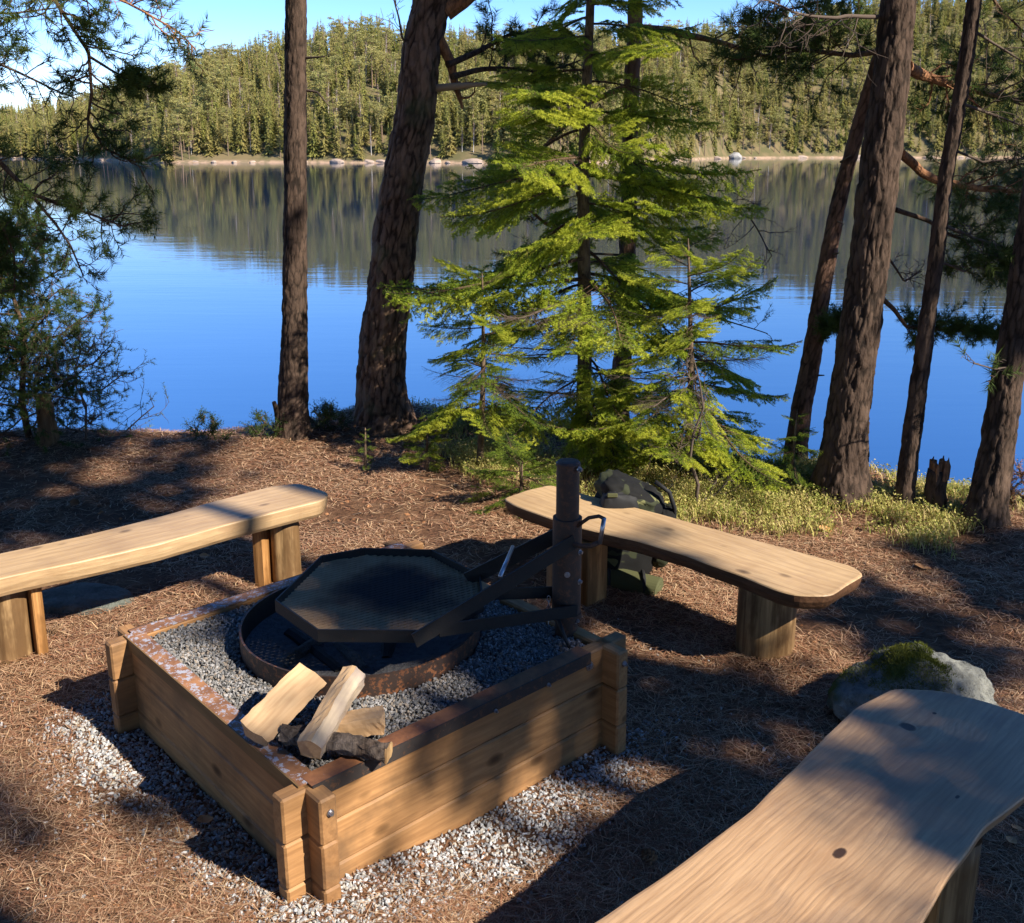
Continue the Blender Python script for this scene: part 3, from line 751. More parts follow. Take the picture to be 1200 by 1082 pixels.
def clip(p0, d):
    lo, hi = -9, 9
    for i in range(8):
        a_ = oc[i]; b_ = oc[(i + 1) % 8]; e = b_ - a_; nn = np.array([e[1], -e[0]]); nn = nn * np.sign((GCen[:2] - a_) @ nn); nn /= np.linalg.norm(nn)
        s0 = (p0 - a_) @ nn - .004; s1 = d @ nn
        if abs(s1) < 1e-9: 
            if s0 < 0: return None
            continue
        tt = -s0 / s1
        if s1 > 0: lo = max(lo, tt)
        else: hi = min(hi, tt)
    return (lo, hi) if hi > lo + .01 else None
ga = rad(6)
for fam in (0, 1):
    ang = ga + rad(27 if fam else -27); d = np.array([math.cos(ang), math.sin(ang)]); nn = np.array([-d[1], d[0]])
    for k in range(-24, 25):
        p0 = GCen[:2] + nn * k * .0155; c_ = clip(p0, d)
        if not c_: continue
        A_ = np.append(p0 + d * c_[0], 0); B_ = np.append(p0 + d * c_[1], 0); wv = np.append(nn, 0) * .0029; z0 = GZ - .027 + fam * .0022
        up = np.array([0, 0, .0030])
        m.add([A_ - wv + [0, 0, z0], A_ + wv + [0, 0, z0] + up, B_ + wv + [0, 0, z0] + up, B_ - wv + [0, 0, z0], A_ - wv + [0, 0, z0 - .002], A_ + wv + [0, 0, z0 - .002], B_ + wv + [0, 0, z0 - .002], B_ - wv + [0, 0, z0 - .002]],
              np.array([[0, 1, 2, 3], [4, 7, 6, 5], [0, 3, 7, 4], [1, 5, 6, 2]]))
G(m, 'grate_mesh', MAT['grate'])
def bar(P0, P1, w=.045, t_=.005, name='arm', mat=None, side=None):
    """flat bar, width vertical"""
    P0 = np.array(P0); P1 = np.array(P1); d = nrm(P1 - P0); s_ = nrm(np.cross(d, [0, 0, 1])) * t_ / 2; u_ = nrm(np.cross(s_, d)) * w / 2
    V = [P + a * s_ + b_ * u_ for P in (P0, P1) for a in (-1, 1) for b_ in (-1, 1)]
    m = MB(); m.add(V, np.array([[0, 1, 3, 2], [4, 6, 7, 5], [0, 4, 5, 1], [2, 3, 7, 6], [0, 2, 6, 4], [1, 5, 7, 3]])); return fixn(G(m, name, mat or MAT['iron']))
dv = nrm(np.array([PX, PY, 0]) - [GCen[0], GCen[1], 0]); sv = np.array([-dv[1], dv[0], 0])   # sv: away from the viewer side
if sv[1] < 0: sv = -sv
Pf = np.array([PX, PY, 0]) - sv * (PR + .010); Pb = np.array([PX, PY, 0]) + sv * (PR + .010)
gf = OV[6] - [0, 0, hh * .5]; gb = OV[4] - [0, 0, hh * .5]
gf2 = gf + nrm(gf - OV[5]) * -.0
zf = atY(668, 628, PY)[2]; zb = atY(655, 628, PY)[2]; zl = atY(655, 708, PY)[2]
bar(Pf + dv * .02 + [0, 0, zf], gf - nrm(np.append((Pf - gf)[:2], 0)) * .03 - [0, 0, .004], .044)
bar(Pb + [0, 0, zb - .0], gb - dv * .04, .044)
bar(Pf + dv * .03 + [0, 0, zl], OV[6] + (OV[5] - OV[6]) * .25 - [0, 0, .020] - sv * .008, .036)
bar(Pb + dv * .02 + [0, 0, zl + .02], OV[5] + (OV[4] - OV[5]) * .45 - [0, 0, .02] + dv * .005, .036)
# cross rod and lifting handle
rA = atY(586, 676, 2.62); rB = atY(601, 641, 2.80)
m = MB(); m.tube([rA, rB], [.006, .006], 10); G(m, 'cross_rod', MAT['steel'], smooth=True)
hp = [atY(676, 617, PY - .03), atY(690, 607, PY - .04), atY(702, 605, PY - .06), atY(708, 608, PY - .07)]
m = MB(); m.tube(np.array(hp), .0055, 10); 
m.tube(np.array([atY(664, 635, PY - .04), atY(680, 640, PY - .05), atY(693, 640, PY - .06), atY(702, 636, PY - .07)]), .007, 10)
G(m, 'handle_bracket', MAT['pole'], smooth=True)
m = MB(); m.tube(np.array([atY(708, 607, PY - .07), atY(703, 637, PY - .07)]), .0065, 10); G(m, 'handle', MAT['steel'], smooth=True)
m = MB(); m.tube(np.array([atY(653, 723, PY - .05), atY(661, 745, PY - .08), atY(670, 766, PY - .10)]), [.006, .006, .004], 8); G(m, 'locking_pin', MAT['iron'], smooth=True)
ch0 = atY(643, 702, PY - .05); m = MB()
for k in range(6):
    c_ = ch0 - np.array([0, 0, .015 * k]); th = np.linspace(0, 2 * math.pi, 9); ax = k % 2
    pts_ = [c_ + np.array([math.cos(a) * .005 * (1 - ax), math.cos(a) * .005 * ax, math.sin(a) * .010]) for a in th]; m.tube(pts_, .0015, 5, cap=False)
G(m, 'chain', MAT['steel'])
for (bx_, by_, yo) in ((677, 547, 0), (681, 644, 0), (680, 678, 0), (673, 722, 0), (664, 667, 0)):
    p = atY(bx_, by_, PY); nn = nrm([p[0] - PX, -.025, 0]); zc = p[2]; q_ = np.array([PX, PY, zc]) + nn * (PR + .006)
    m = MB(); m.tube([q_, q_ + nn * .003], [.009, .009], 12); m.tube([q_ + nn * .003, q_ + nn * .011], [.006, .005], 6); G(m, 'bolt', MAT['steel'])

# ------------------------------------------------------------------ firewood
def split_log(name, A, B, prof, mat, label, up=(0, 0, 1), rough=0, bark=None, faces=None, group=None, roll=0):
    """log from A to B with a cross-section polygon (u, v), v up; object origin at A, X along it"""
    A = np.array(A); B = np.array(B); L = np.linalg.norm(B - A); d = nrm(B - A); s_ = nrm(np.cross(up, d)); u_ = np.cross(d, s_)
    n = 16; k = len(prof); sub = 4; pp = []
    for i in range(k):
        a_ = np.array(prof[i]); b_ = np.array(prof[(i + 1) % k])
        for q_ in range(sub): pp.append(a_ + (b_ - a_) * q_ / sub)
    pp = np.array(pp); kk = len(pp); V = []
    for i in range(n):
        f = i / (n - 1); X = f * L
        o_ = .0015 * np.array([vnoise(np.array([f * 3, 1, 1.])), vnoise(np.array([f * 3, 5, 1.]))]); sc = 1 + .02 * vnoise(np.array([f * 4, 9., A[0] * 9]))
        for c_ in pp:
            jit = (.0020 + rough) * vnoise(np.array([f * 16, c_[0] * 120, c_[1] * 120])); V.append((X + .004 * vnoise(np.array([c_[0] * 40, c_[1] * 40, i * 5.])) * (i in (0, n - 1)), c_[0] * sc + o_[0] + jit, c_[1] * sc + o_[1] + jit))
    m = MB(); i = np.arange(n - 1)[:, None] * kk; j = np.arange(kk)[None]; j2 = (j + 1) % kk
    q = np.stack([i + j, i + j2, i + kk + j2, i + kk + j], -1)
    m.add(V, [np.arange(kk)[::-1][None], (np.arange(kk) + (n - 1) * kk)[None]], 0)
    for s__ in range(k):
        mi = 1 if faces and s__ in faces else 0
        m.F.append((q[:, s__ * sub:(s__ + 1) * sub].reshape(-1, 4), mi))
    o = m.build(name, [mat, bark or mat]); Mx = Matrix(((d[0], s_[0], u_[0], A[0]), (d[1], s_[1], u_[1], A[1]), (d[2], s_[2], u_[2], A[2]), (0, 0, 0, 1)))
    o.matrix_world = Mx @ Matrix.Rotation(roll, 4, 'X'); fixn(o); return tag(o, label, 'firewood log', group)
MAT['birchbark'] = bark_mat('firewood_bark', (.02, .014, .011), (.07, .048, .036), (.15, .12, .10), cr=False)
MAT['grey_split'] = wood_mat('split_wood_grey', 0, (.25, .19, .14), (.50, .38, .25), (.58, .46, .32), knots=.4, stain=(.8, (.24, .19, .17)))
split_log('firewood_log', atz(299, 861, .335), atz(368, 791, .395), [(.040, .028), (-.042, -.012), (-.026, -.030), (.042, -.026)], MAT['split'], 'wedge of split firewood with a pinkish face, left of the two upper logs', bark=MAT['birchbark'], faces=[1])
split_log('firewood_log', atz(363, 878, .335), atz(415, 790, .40), [(.027, .020), (-.008, .027), (-.031, .006), (-.024, -.028), (.027, -.028)], MAT['split'], 'split firewood log with a grey streaked side, right of the two upper logs', bark=MAT['grey_split'], faces=[1, 2])
split_log('firewood_log', atz(388, 852, .322), atz(450, 842, .334), [(-.034, -.022), (.034, -.025), (.030, .018), (-.030, .022)], MAT['split'], 'short light block of firewood half hidden under the split logs', bark=MAT['birchbark'], faces=[0])
th_ = np.linspace(0, 2 * math.pi, 9)[:-1]
split_log('firewood_log', atz(331, 860, .325), atz(455, 882, .325), [(.025 * math.cos(a), .022 * math.sin(a)) for a in th_], MAT['log'], 'dark bark covered round log lying crosswise beneath the split logs', bark=MAT['birchbark'], faces=list(range(8)), rough=.004)

# ------------------------------------------------------------------ benches
def smooth_poly(pts, it=2):
    P = np.array(pts, float); Q = np.concatenate([P, P[:1]]); L = np.concatenate([[0], np.cumsum(np.linalg.norm(np.diff(Q, axis=0), axis=1))])
    s_ = np.linspace(0, L[-1], int(L[-1] / .01), endpoint=False); P = np.stack([np.interp(s_, L, Q[:, i]) for i in (0, 1)], -1)
    for _ in range(it):
        P = sum(np.roll(P, k, 0) for k in range(-2, 3)) / 5
    return P
def slab(name, outline, ztop, th, mat, origin, ang, wob=.006, under_in=.02, seed=0, bev=.005, edge=None):
    """outline in world xy (ccw); mesh is written in a frame whose X runs along the board"""
    P = smooth_poly(outline, 1)
    # resample
    Q = np.concatenate([P, P[:1]]); L = np.concatenate([[0], np.cumsum(np.linalg.norm(np.diff(Q, axis=0), axis=1))]); n = int(L[-1] / .018); s_ = np.linspace(0, L[-1], n, endpoint=False)
    P = np.stack([np.interp(s_, L, Q[:, i]) for i in (0, 1)], -1)
    T = nrm(np.roll(P, -1, 0) - np.roll(P, 1, 0)); Nn = np.stack([T[:, 1], -T[:, 0]], -1)
    p3 = np.concatenate([P, np.full((n, 1), seed)], 1)
    P = P + Nn * (wob * fbm(p3 * 5, 3, seed))[:, None]
    c, s2 = math.cos(-ang), math.sin(-ang)
    def loc(P2, z): 
        x = P2[:, 0] - origin[0]; y = P2[:, 1] - origin[1]; return np.stack([c * x - s2 * y, s2 * x + c * y, z - origin[2] + 0 * x], -1)
    nzb = fbm(p3 * 9, 3, seed + 3); nzc = fbm(p3 * 30, 2, seed + 5)
    prof = [(bev * 1.6, 0, 0), (bev * .5, -bev * .3, 0), (0, -bev, 0), (under_in * .15, -th * .45, .35), (under_in * .6, -th * .8, .8), (under_in + .004, -th, 0)]
    rings = [loc(P - Nn * (ins + w * wob * 1.2 * nzb[:, None] * 0)[..., None] if False else P - Nn * (ins - w * (.7 * wob * nzb + .0012 * nzc))[:, None], ztop + dz) for ins, dz, w in prof]
    m = MB(); V = np.concatenate(rings); k = len(rings); i = np.arange(k - 1)[:, None] * n; j = np.arange(n)[None]; j2 = (j + 1) % n
    q = np.stack([i + j, i + n + j, i + n + j2, i + j2], -1)
    m.add(V, [np.arange(n)[None], (np.arange(n) + (k - 1) * n)[::-1][None], q[:2].reshape(-1, 4)], 0); m.F.append((q[2:].reshape(-1, 4), 1))
    o = m.build(name, [mat, edge or mat]); fixn(o); return o
def bench(label, outline, ztop, th, mat, legs, ang, seed, under_in=.02, edge=None, wob=.006):
    cx, cy_ = np.mean([p[0] for p in outline]), np.mean([p[1] for p in outline])
    root = empty('log_bench', (cx, cy_, 0), ang, label=label, cat='bench', group=None)
    o = slab('seat', outline, ztop, th, mat, (cx, cy_, 0), ang, wob, under_in, seed, edge=edge); o.parent = root
    for (lx, ly, r, boards) in legs:
        m = MB(); zb = gz(lx, ly) - .05; n = 40; zz = np.linspace(zb, ztop - th + .004, 9)
        rr = np.random.default_rng(int(abs(seed * 10 + lx * 100)))
        th2 = np.linspace(0, 2 * math.pi, n, endpoint=False); V = []
        for z in zz:
            p = np.stack([np.cos(th2) * 2, np.sin(th2) * 2, np.full(n, z * 2)], -1); f = 1 + .05 * fbm(p + lx * 3, 3, seed) + .02 * vnoise(np.stack([th2 * 5, 0 * th2, 0 * th2 + z], -1)) + .10 * max(0, (.08 - (z - zb)))
            V.append(np.stack([np.cos(th2) * r * f, np.sin(th2) * r * f, np.full(n, z)], -1))
        i = np.arange(8)[:, None] * n; j = np.arange(n)[None]; j2 = (j + 1) % n
        m.add(np.concatenate(V), [np.stack([i + j, i + j2, i + n + j2, i + n + j], -1).reshape(-1, 4), np.arange(n)[::-1][None], (np.arange(n) + 8 * n)[None]])
        leg = m.build('leg', MAT['log'], smooth=False); leg.location = (lx, ly, 0)
        for p in leg.data.polygons: p.use_smooth = len(p.vertices) == 4
        under(leg, root)
        for (dx, dy, w_, t_, a_) in boards:
            m = MB(); m.box((-w_ / 2, -t_ / 2, zb), (w_ / 2, t_ / 2, ztop - th - .002), 0, None, .004); bb = m.build('leg_board', MAT['timber_end']); bb.location = (lx + dx, ly + dy, 0); bb.rotation_euler = (0, 0, a_)
            under(bb, root)
    return root
def pl(pts, z): return [tuple(atz(x, y, z)[:2]) for x, y in pts]
# right bench
RBZ = .325
o1 = pl([(590, 584), (602, 591), (650, 609), (680, 618), (740, 632), (800, 649), (867, 673), (910, 691), (933, 697), (973, 697), (1012, 673), (997, 663), (933, 646), (800, 609), (720, 588), (645, 568), (618, 574)], RBZ)
d_ = np.array(o1[7]) - np.array(o1[0]); a1 = math.atan2(d_[1], d_[0])
lgA = atg(904, 775); lgB = atg(660, 705)
MAT['barky_edge'] = wood_mat('bench_bark_edge', 0, (.03, .015, .008), (.13, .06, .03), (.22, .11, .055), knots=.6, grain=2)
bench('right log bench, orange brown plank with dark bark edge on a thick round stump leg', o1, RBZ, .060, MAT['seat'],
      [(lgA[0], lgA[1] + .10, .100, []), (lgB[0] + .01, lgB[1] + .02, .075, [(.10, -.03, .05, .12, a1)])], a1, 3, .022, MAT['barky_edge'], .008)
# left bench
LBZ = .325
o2 = pl([(-190, 765), (-180, 690), (-80, 667), (0, 648), (100, 627), (187, 605), (253, 587), (317, 570), (350, 566), (384, 577), (384, 582), (377, 587), (310, 603), (253, 618), (187, 637), (93, 658), (0, 678), (-90, 702)], LBZ)
a2 = math.atan2(o2[8][1] - o2[2][1], o2[8][0] - o2[2][0])
def ccw(o): 
    A = np.array(o); s = (A[:, 0] * np.roll(A[:, 1], -1) - np.roll(A[:, 0], -1) * A[:, 1]).sum(); return o if s > 0 else o[::-1]
l2a = atg(15, 778); l2b = atg(318, 692)
bench('left log bench with a pale split plank seat running out of the picture', ccw(o2), LBZ, .072, MAT['seat'],
      [(l2a[0] - .03, l2a[1] + .07, .072, [(.085, .015, .035, .09, a2)]), (l2b[0] + .045, l2b[1] + .09, .058, [(-.085, -.03, .07, .05, a2 + .5)])], a2, 5, .016, None, .007)
# foreground bench
FBZ = .42
o3 = pl([(470, 1240), (570, 1165), (690, 1083), (780, 1024), (880, 948), (930, 900), (965, 866), (1003, 828), (1045, 806), (1098, 808), (1150, 820), (1205, 838), (1245, 862), (1240, 898), (1203, 930), (1154, 967), (1115, 1022), (1076, 1084), (1040, 1180), (960, 1330), (700, 1420)], FBZ)
a3 = math.atan2(.70, .715)
l3 = atY(1118, 1082, 1.70)
FX, FY = atz(1128, 985, .36)[:2]
def kn_loc(px, py, rx, ry):
    A = np.array(o3); c0 = A.mean(0); p = atz(px, py, FBZ)[:2] - c0; c, s = math.cos(-a3), math.sin(-a3); return (c * p[0] - s * p[1], s * p[0] + c * p[1], rx, ry)
MAT['fb'] = MAT['seat_old']([kn_loc(1064, 852, .016, .020), kn_loc(984, 1000, .020, .011), kn_loc(1095, 836, .006, .005), kn_loc(1122, 934, .008, .004)])
bench('broad greyish brown plank bench in the foreground with a dark oval knot near its end', ccw(o3), FBZ, .055, MAT['fb'],
      [(FX - .02, FY + .02, .062, [(-.085, -.05, .05, .11, a3 + .3)]), (.02, 1.15, .085, [])], a3, 8, .03, None, .006)
# knots of the foreground seat: thin plugs let into the wood
# ------------------------------------------------------------------ trunks
def trunk(parent, path, Y, mat, plate=.035, amp=.007, top=None, name='trunk', seed=1, ylean=0, root=.0, burl=None):
    """path: (px, py, width px) from the base upwards; top: extra metres continued above the last point"""
    C_ = []; R_ = []
    y0 = path[0][1]
    for k, (px, py, w) in enumerate(path):
        yy_ = Y + ylean * (y0 - py) / 500
        C_.append(atY(px, py, yy_)); R_.append(.87 * np.linalg.norm(atY(px + w / 2, py, yy_) - atY(px - w / 2, py, yy_)) / 2)
    C_ = np.array(C_); R_ = np.array(R_)
    if top:
        d = nrm(C_[-1] - C_[-2]); d = nrm(d + [0, 0, .6])
        for t_ in np.linspace(0, top, 5)[1:]:
            C_ = np.concatenate([C_, [C_[-1] + d * top / 4]]); R_ = np.append(R_, R_[-1] * .8)
    C_ = np.concatenate([[C_[0] - [0, 0, .15]], C_]); R_ = np.concatenate([[R_[0] * 1.12], R_])
    L = np.concatenate([[0], np.cumsum(np.linalg.norm(np.diff(C_, axis=0), axis=1))])
    vis = L[len(path)]; s_ = np.concatenate([np.arange(0, vis, .016), np.arange(vis, L[-1], .12)])
    # smooth centreline
    P = np.stack([np.interp(s_, L, C_[:, i]) for i in range(3)], -1); R = np.interp(s_, L, R_)
    def sm(a, k=15):
        ker = np.ones(k) / k; pad = np.concatenate([np.repeat(a[:1], k // 2, 0), a, np.repeat(a[-1:], k // 2, 0)]); 
        return np.stack([np.convolve(pad[:, i], ker, 'valid') for i in range(a.shape[1])], -1)
    Ps = sm(P); wgt = np.minimum(1, np.minimum(np.arange(len(P)), np.arange(len(P))[::-1]) / 15)[:, None]; P = P * (1 - wgt) + Ps * wgt
    seg = int(np.clip(2 * math.pi * R.max() / .0085, 28, 130)); T = nrm(np.gradient(P, axis=0)); A = nrm(np.cross(T, [0, 1., 0])); B = np.cross(T, A)
    th = np.linspace(0, 2 * math.pi, seg, endpoint=False); D = np.cos(th)[None, :, None] * A[:, None] + np.sin(th)[None, :, None] * B[:, None]
    base = np.stack([np.cos(th)[None] * R[:, None], np.sin(th)[None] * R[:, None], np.repeat(s_[:, None], seg, 1)], -1)
    q = base / plate * [1, 1, .30] + seed * 7.7; q = q + .55 * np.stack([fbm(base * 14 + 3, 2, 5), fbm(base * 14 + 9, 2, 6), 0 * base[..., 0]], -1)
    f1, f2, idn = cells(q, seed); cr = f2 - f1 + .22 * fbm(base * [45, 45, 20] + 2, 3, 8) + .10 * fbm(base * 9, 2, 4); fade = np.clip(1.15 - s_ / 6, .35, 1)[:, None]
    disp = amp * (sstep(0, .20, cr) - .6 + .9 * (idn - .5)) * fade + amp * 1.1 * fbm(base * [30, 30, 18], 3, seed) + R[:, None] * .07 * fbm(base * [3, 3, 2] + seed, 2, seed + 2)
    if root: disp = disp + root * np.exp(-s_ / .14)[:, None] * (.6 + .8 * np.clip(np.cos(th * 5 + seed), 0, 1))[None]
    V = P[:, None] + D * (R[:, None] + disp)[..., None]
    n = len(s_); m = MB(); i = np.arange(n - 1)[:, None] * seg; j = np.arange(seg)[None]; j2 = (j + 1) % seg
    m.add(V.reshape(-1, 3), [np.stack([i + j, i + j2, i + seg + j2, i + seg + j], -1).reshape(-1, 4), (np.arange(seg) + (n - 1) * seg)[None]], 0, np.clip(cr, 0, 1).ravel())
    o = m.build(name, mat, smooth=True, attr='v')
    if parent: under(o, parent)
    return o, C_[-1]

# ------------------------------------------------------------------ needles and foliage
def needle_tris(P, D, L, Wd, rg):
    n = len(P); s_ = nrm(np.cross(D, rg.normal(size=(n, 3)))) * (Wd / 2)
    if np.ndim(Wd): s_ = nrm(np.cross(D, rg.normal(size=(n, 3)))) * (np.asarray(Wd)[:, None] / 2)
    V = np.stack([P - s_, P + s_, P + D * np.asarray(L)[:, None]], 1).reshape(-1, 3)
    return V, np.arange(3 * n).reshape(-1, 3)
def seg_needles(A, B, per_m, length, Wd, rg, fwd=.7, flat=None):
    A = np.array(A); B = np.array(B); L = np.linalg.norm(B - A, axis=1); c = np.maximum(1, (L * per_m).astype(int)); idx = np.repeat(np.arange(len(A)), c); f = rg.random(len(idx))[:, None]
    P = A[idx] + (B - A)[idx] * f; T = nrm((B - A)[idx]); r = rg.normal(size=P.shape); r = nrm(r - T * (r * T).sum(1, keepdims=True))
    if flat is not None: r = nrm(r * [1, 1, flat])
    D = nrm(T * fwd + r); return needle_tris(P, D, length * (.7 + .5 * rg.random(len(P))), Wd, rg)

def spruce_branch(seed, L=1.0, droop=.25, bare=.08, dens=1.0, dead=False):
    rg = np.random.default_rng(seed); m = MB(); n = 14; f = np.linspace(0, 1, n)
    ax = np.stack([f * L, .04 * L * np.sin(f * 5 + seed), -droop * L * f ** 1.4 + .16 * L * f ** 4], -1)
    m.tube(ax, np.linspace(.007, .0015, n) * (L / .9 + .3), 5, 2, False)
    segA = []; segB = []; tipA = []; tipB = []
    segA += list(ax[int(n * bare) + 1:-1]); segB += list(ax[int(n * bare) + 2:])
    k = 0; x = bare
    while x < .98:
        x += .015 / L * (.7 + .6 * rg.random()); k += 1
        sd_ = 1 if k % 2 else -1; i = min(x, .99) * (n - 1); i0 = int(i); p = ax[i0] + (ax[min(i0 + 1, n - 1)] - ax[i0]) * (i - i0)
        l = .46 * L * max(0, 1 - x) ** .75 * min(1, .35 + x * 2.2) * (.65 + .6 * rg.random())
        if l < .02: continue
        if rg.random() > .92 * dens: continue
        a = rad(48 + 14 * rg.random()); d = np.array([math.cos(a), sd_ * math.sin(a), -.55 * rg.random() + .12]); d = nrm(d)
        pts_ = [p + d * l * t_ + [0, 0, -.16 * l * t_ * t_] for t_ in (0, .35, .7, 1)]
        m.tube(pts_, [.0022, .0016, .0012, .0008], 3, 2, False)
        if dead:
            for q_ in range(int(l / .05)):
                t_ = rg.random(); b0 = p + d * l * t_; e = b0 + nrm(d + rg.normal(size=3) * .6) * .08; m.tube([b0, e], [.001, .0005], 3, 2, False)
            continue
        st0 = 1 if x < .35 else 0
        for q_ in range(st0, 3): (segA if q_ < 2 else tipA).append(pts_[q_]); (segB if q_ < 2 else tipB).append(pts_[q_ + 1])
        if l > .07:
            for q_ in range(int(l / .028)):
                t_ = .2 + .75 * rg.random(); b0 = p + d * l * t_ + [0, 0, -.16 * l * t_ * t_]; ss = 1 if q_ % 2 else -1
                a2_ = math.atan2(d[1], d[0]) + ss * rad(45); l2_ = min(.11, .42 * l * (1 - t_) + .025); d2 = nrm(np.array([math.cos(a2_), math.sin(a2_), -.25 - .3 * rg.random()]))
                (tipA if t_ > .3 else segA).append(b0); (tipB if t_ > .3 else segB).append(b0 + d2 * l2_)
    if not dead:
        V, q = seg_needles(segA, segB, 480 * dens, .017, .0040, rg, .75, .7); m.add(V, q, 0)
        V, q = seg_needles(tipA, tipB, 520 * dens, .017, .0042, rg, .8, .7); m.add(V, q, 1)
    return m
SPM = [MAT['spruce'], MAT['spruce_tip'], MAT['limb']]; SPD = [MAT['spruce_dark'], MAT['spruce'], MAT['limb']]
SB = [spruce_branch(100 + k, 1.0, .20 + .11 * k).build('branch', SPM) for k in range(4)]
SBD = [spruce_branch(120 + k, 1.0, .2 + .1 * k, dens=.8).build('branch', SPD) for k in range(2)]
DB = [spruce_branch(140 + k, 1.0, .08 + .1 * k, dens=.8, dead=True).build('dead_branch', [MAT['twig']] * 3) for k in range(2)]
for o in SB + SBD + DB: COL.objects.unlink(o)
def spruce(base, hgt, Lf, label, seed, n, zmin=.3, dark=0, dead=(0, 0), trunk_r=.03, lean=(0, 0), name='spruce_tree', cat='spruce tree', group=None, extra=()):
    rg = np.random.default_rng(seed); r = empty(name, tuple(base), 0, label=label, cat=cat, group=group)
    m = MB(); zz = np.linspace(-.1, hgt, 24); bx = lambda z: np.array([lean[0] * z + .012 * math.sin(z * 3), lean[1] * z, z])
    pp = np.array([bx(z) for z in zz]); m.tube(pp, trunk_r * (1 - np.clip(zz, 0, hgt) / hgt) ** .8 + .003, 12); o = m.build('trunk', MAT['bark_spruce'], r, smooth=True)
    a = rg.random() * 6; specs = []
    for k in range(n):
        f = (k + rg.random() * .8) / n; z = zmin + (hgt * .98 - zmin) * f ** 1.05; a += 2.4 + rg.normal() * .35; L = float(Lf(z)) * (.75 + .4 * rg.random()); specs.append((z, a, L, rad(4 + 38 * (z / hgt) ** 2 - 8) + rg.normal() * .07, None))
    for e in extra: specs.append((*e, None))
    for (z, a_, L, pitch, _) in specs:
        src = SBD[rg.integers(2)] if rg.random() < dark else SB[rg.integers(4)]
        b = src.copy(); COL.objects.link(b); b.parent = r; b.location = bx(z); b.rotation_euler = Euler((rg.normal() * .38, -pitch + rg.normal() * .12, a_), 'XYZ'); b.scale = (L, L * (1.05 if L > .5 else 1.2), L)
    for k in range(dead[0]):
        z = .15 + dead[1] * rg.random(); a += 2.4; L = float(Lf(max(z, zmin))) * (.5 + .4 * rg.random()); b = DB[k % 2].copy(); COL.objects.link(b); b.parent = r; b.location = bx(z); b.rotation_euler = (0, -.05, a); b.scale = (L, L, L)
    return r
b1 = atg(681, 528)
sY = b1[1]
def zpy(py, Y): return atY(600, py, Y)[2]
L1 = lambda z: np.interp(z, [0, .5, .9, 1.3, 1.9, 2.5, 3.1, 3.9], [.55, .75, 1.0, .96, .82, .66, .48, .12])
spruce(b1, 3.9 - b1[2], L1, 'tall sunlit green spruce standing between the lake and the grass patch, behind the steel post', 4, 57, .80, .10, (18, .8), .042,
       extra=[(1.0, rad(180 + 8), 1.12, 0.02), (1.02, rad(5), 1.0, .02), (.34, rad(-75), .70, -.15), (.36, rad(-100), .66, -.2), (.28, rad(-50), .70, -.15), (.45, rad(-125), .7, -.15), (.55, rad(-65), .75, -.2), (.5, rad(-20), .7, -.15), (.42, rad(-88), .6, -.3), (1.55, rad(185), .9, .1), (1.7, rad(-20), .95, .0), (1.3, rad(-95), .8, -.1), (1.8, rad(-80), .6, -.1)])
b2 = atg(562, 548)
spruce(b2, 1.05, lambda z: np.interp(z, [0, .4, .8, 1.05], [.40, .48, .44, .25]), 'small drooping spruce left of the tall sunlit spruce, near the thick leaning pine', 9, 19, .30, .2, (8, .8), .016, (.02, 0))
b3 = atg(806, 560)
spruce(b3, 1.25, lambda z: np.interp(z, [0, .3, .8, 1.25], [.62, .68, .55, .25]), 'bushy spruce right of the tall sunlit spruce, reaching out over the water', 15, 25, .18, .2, (8, .8), .02, (-.03, .02))
b4 = atg(922, 572)
spruce(b4 + [0, -.05, 0], .42, lambda z: np.interp(z, [0, .42], [.30, .06]), 'small dark spruce seedling at the foot of the slender reddish pine', 17, 14, .05, 1.0, (0, 0), .008, name='spruce_seedling', cat='spruce seedling')
b5 = atg(428, 552)
spruce(b5, .24, lambda z: np.interp(z, [0, .24], [.10, .04]), 'tiny dark spruce seedling on bare ground between left bench and spruces', 18, 12, .03, 1.0, (0, 0), .006, name='spruce_seedling', cat='spruce seedling')
b6 = atg(610, 592)
spruce(b6, .22, lambda z: .30, 'low dark spruce sapling crouching in the grass left of the steel post', 19, 14, .03, 1.0, (0, 0), .008, name='spruce_seedling', cat='spruce seedling')
b7 = atg(500, 552)
spruce(b7, .22, lambda z: .15, 'low green spruce sapling beside the root of the thick leaning pine', 23, 14, .03, .5, (0, 0), .008, name='spruce_seedling', cat='spruce seedling')

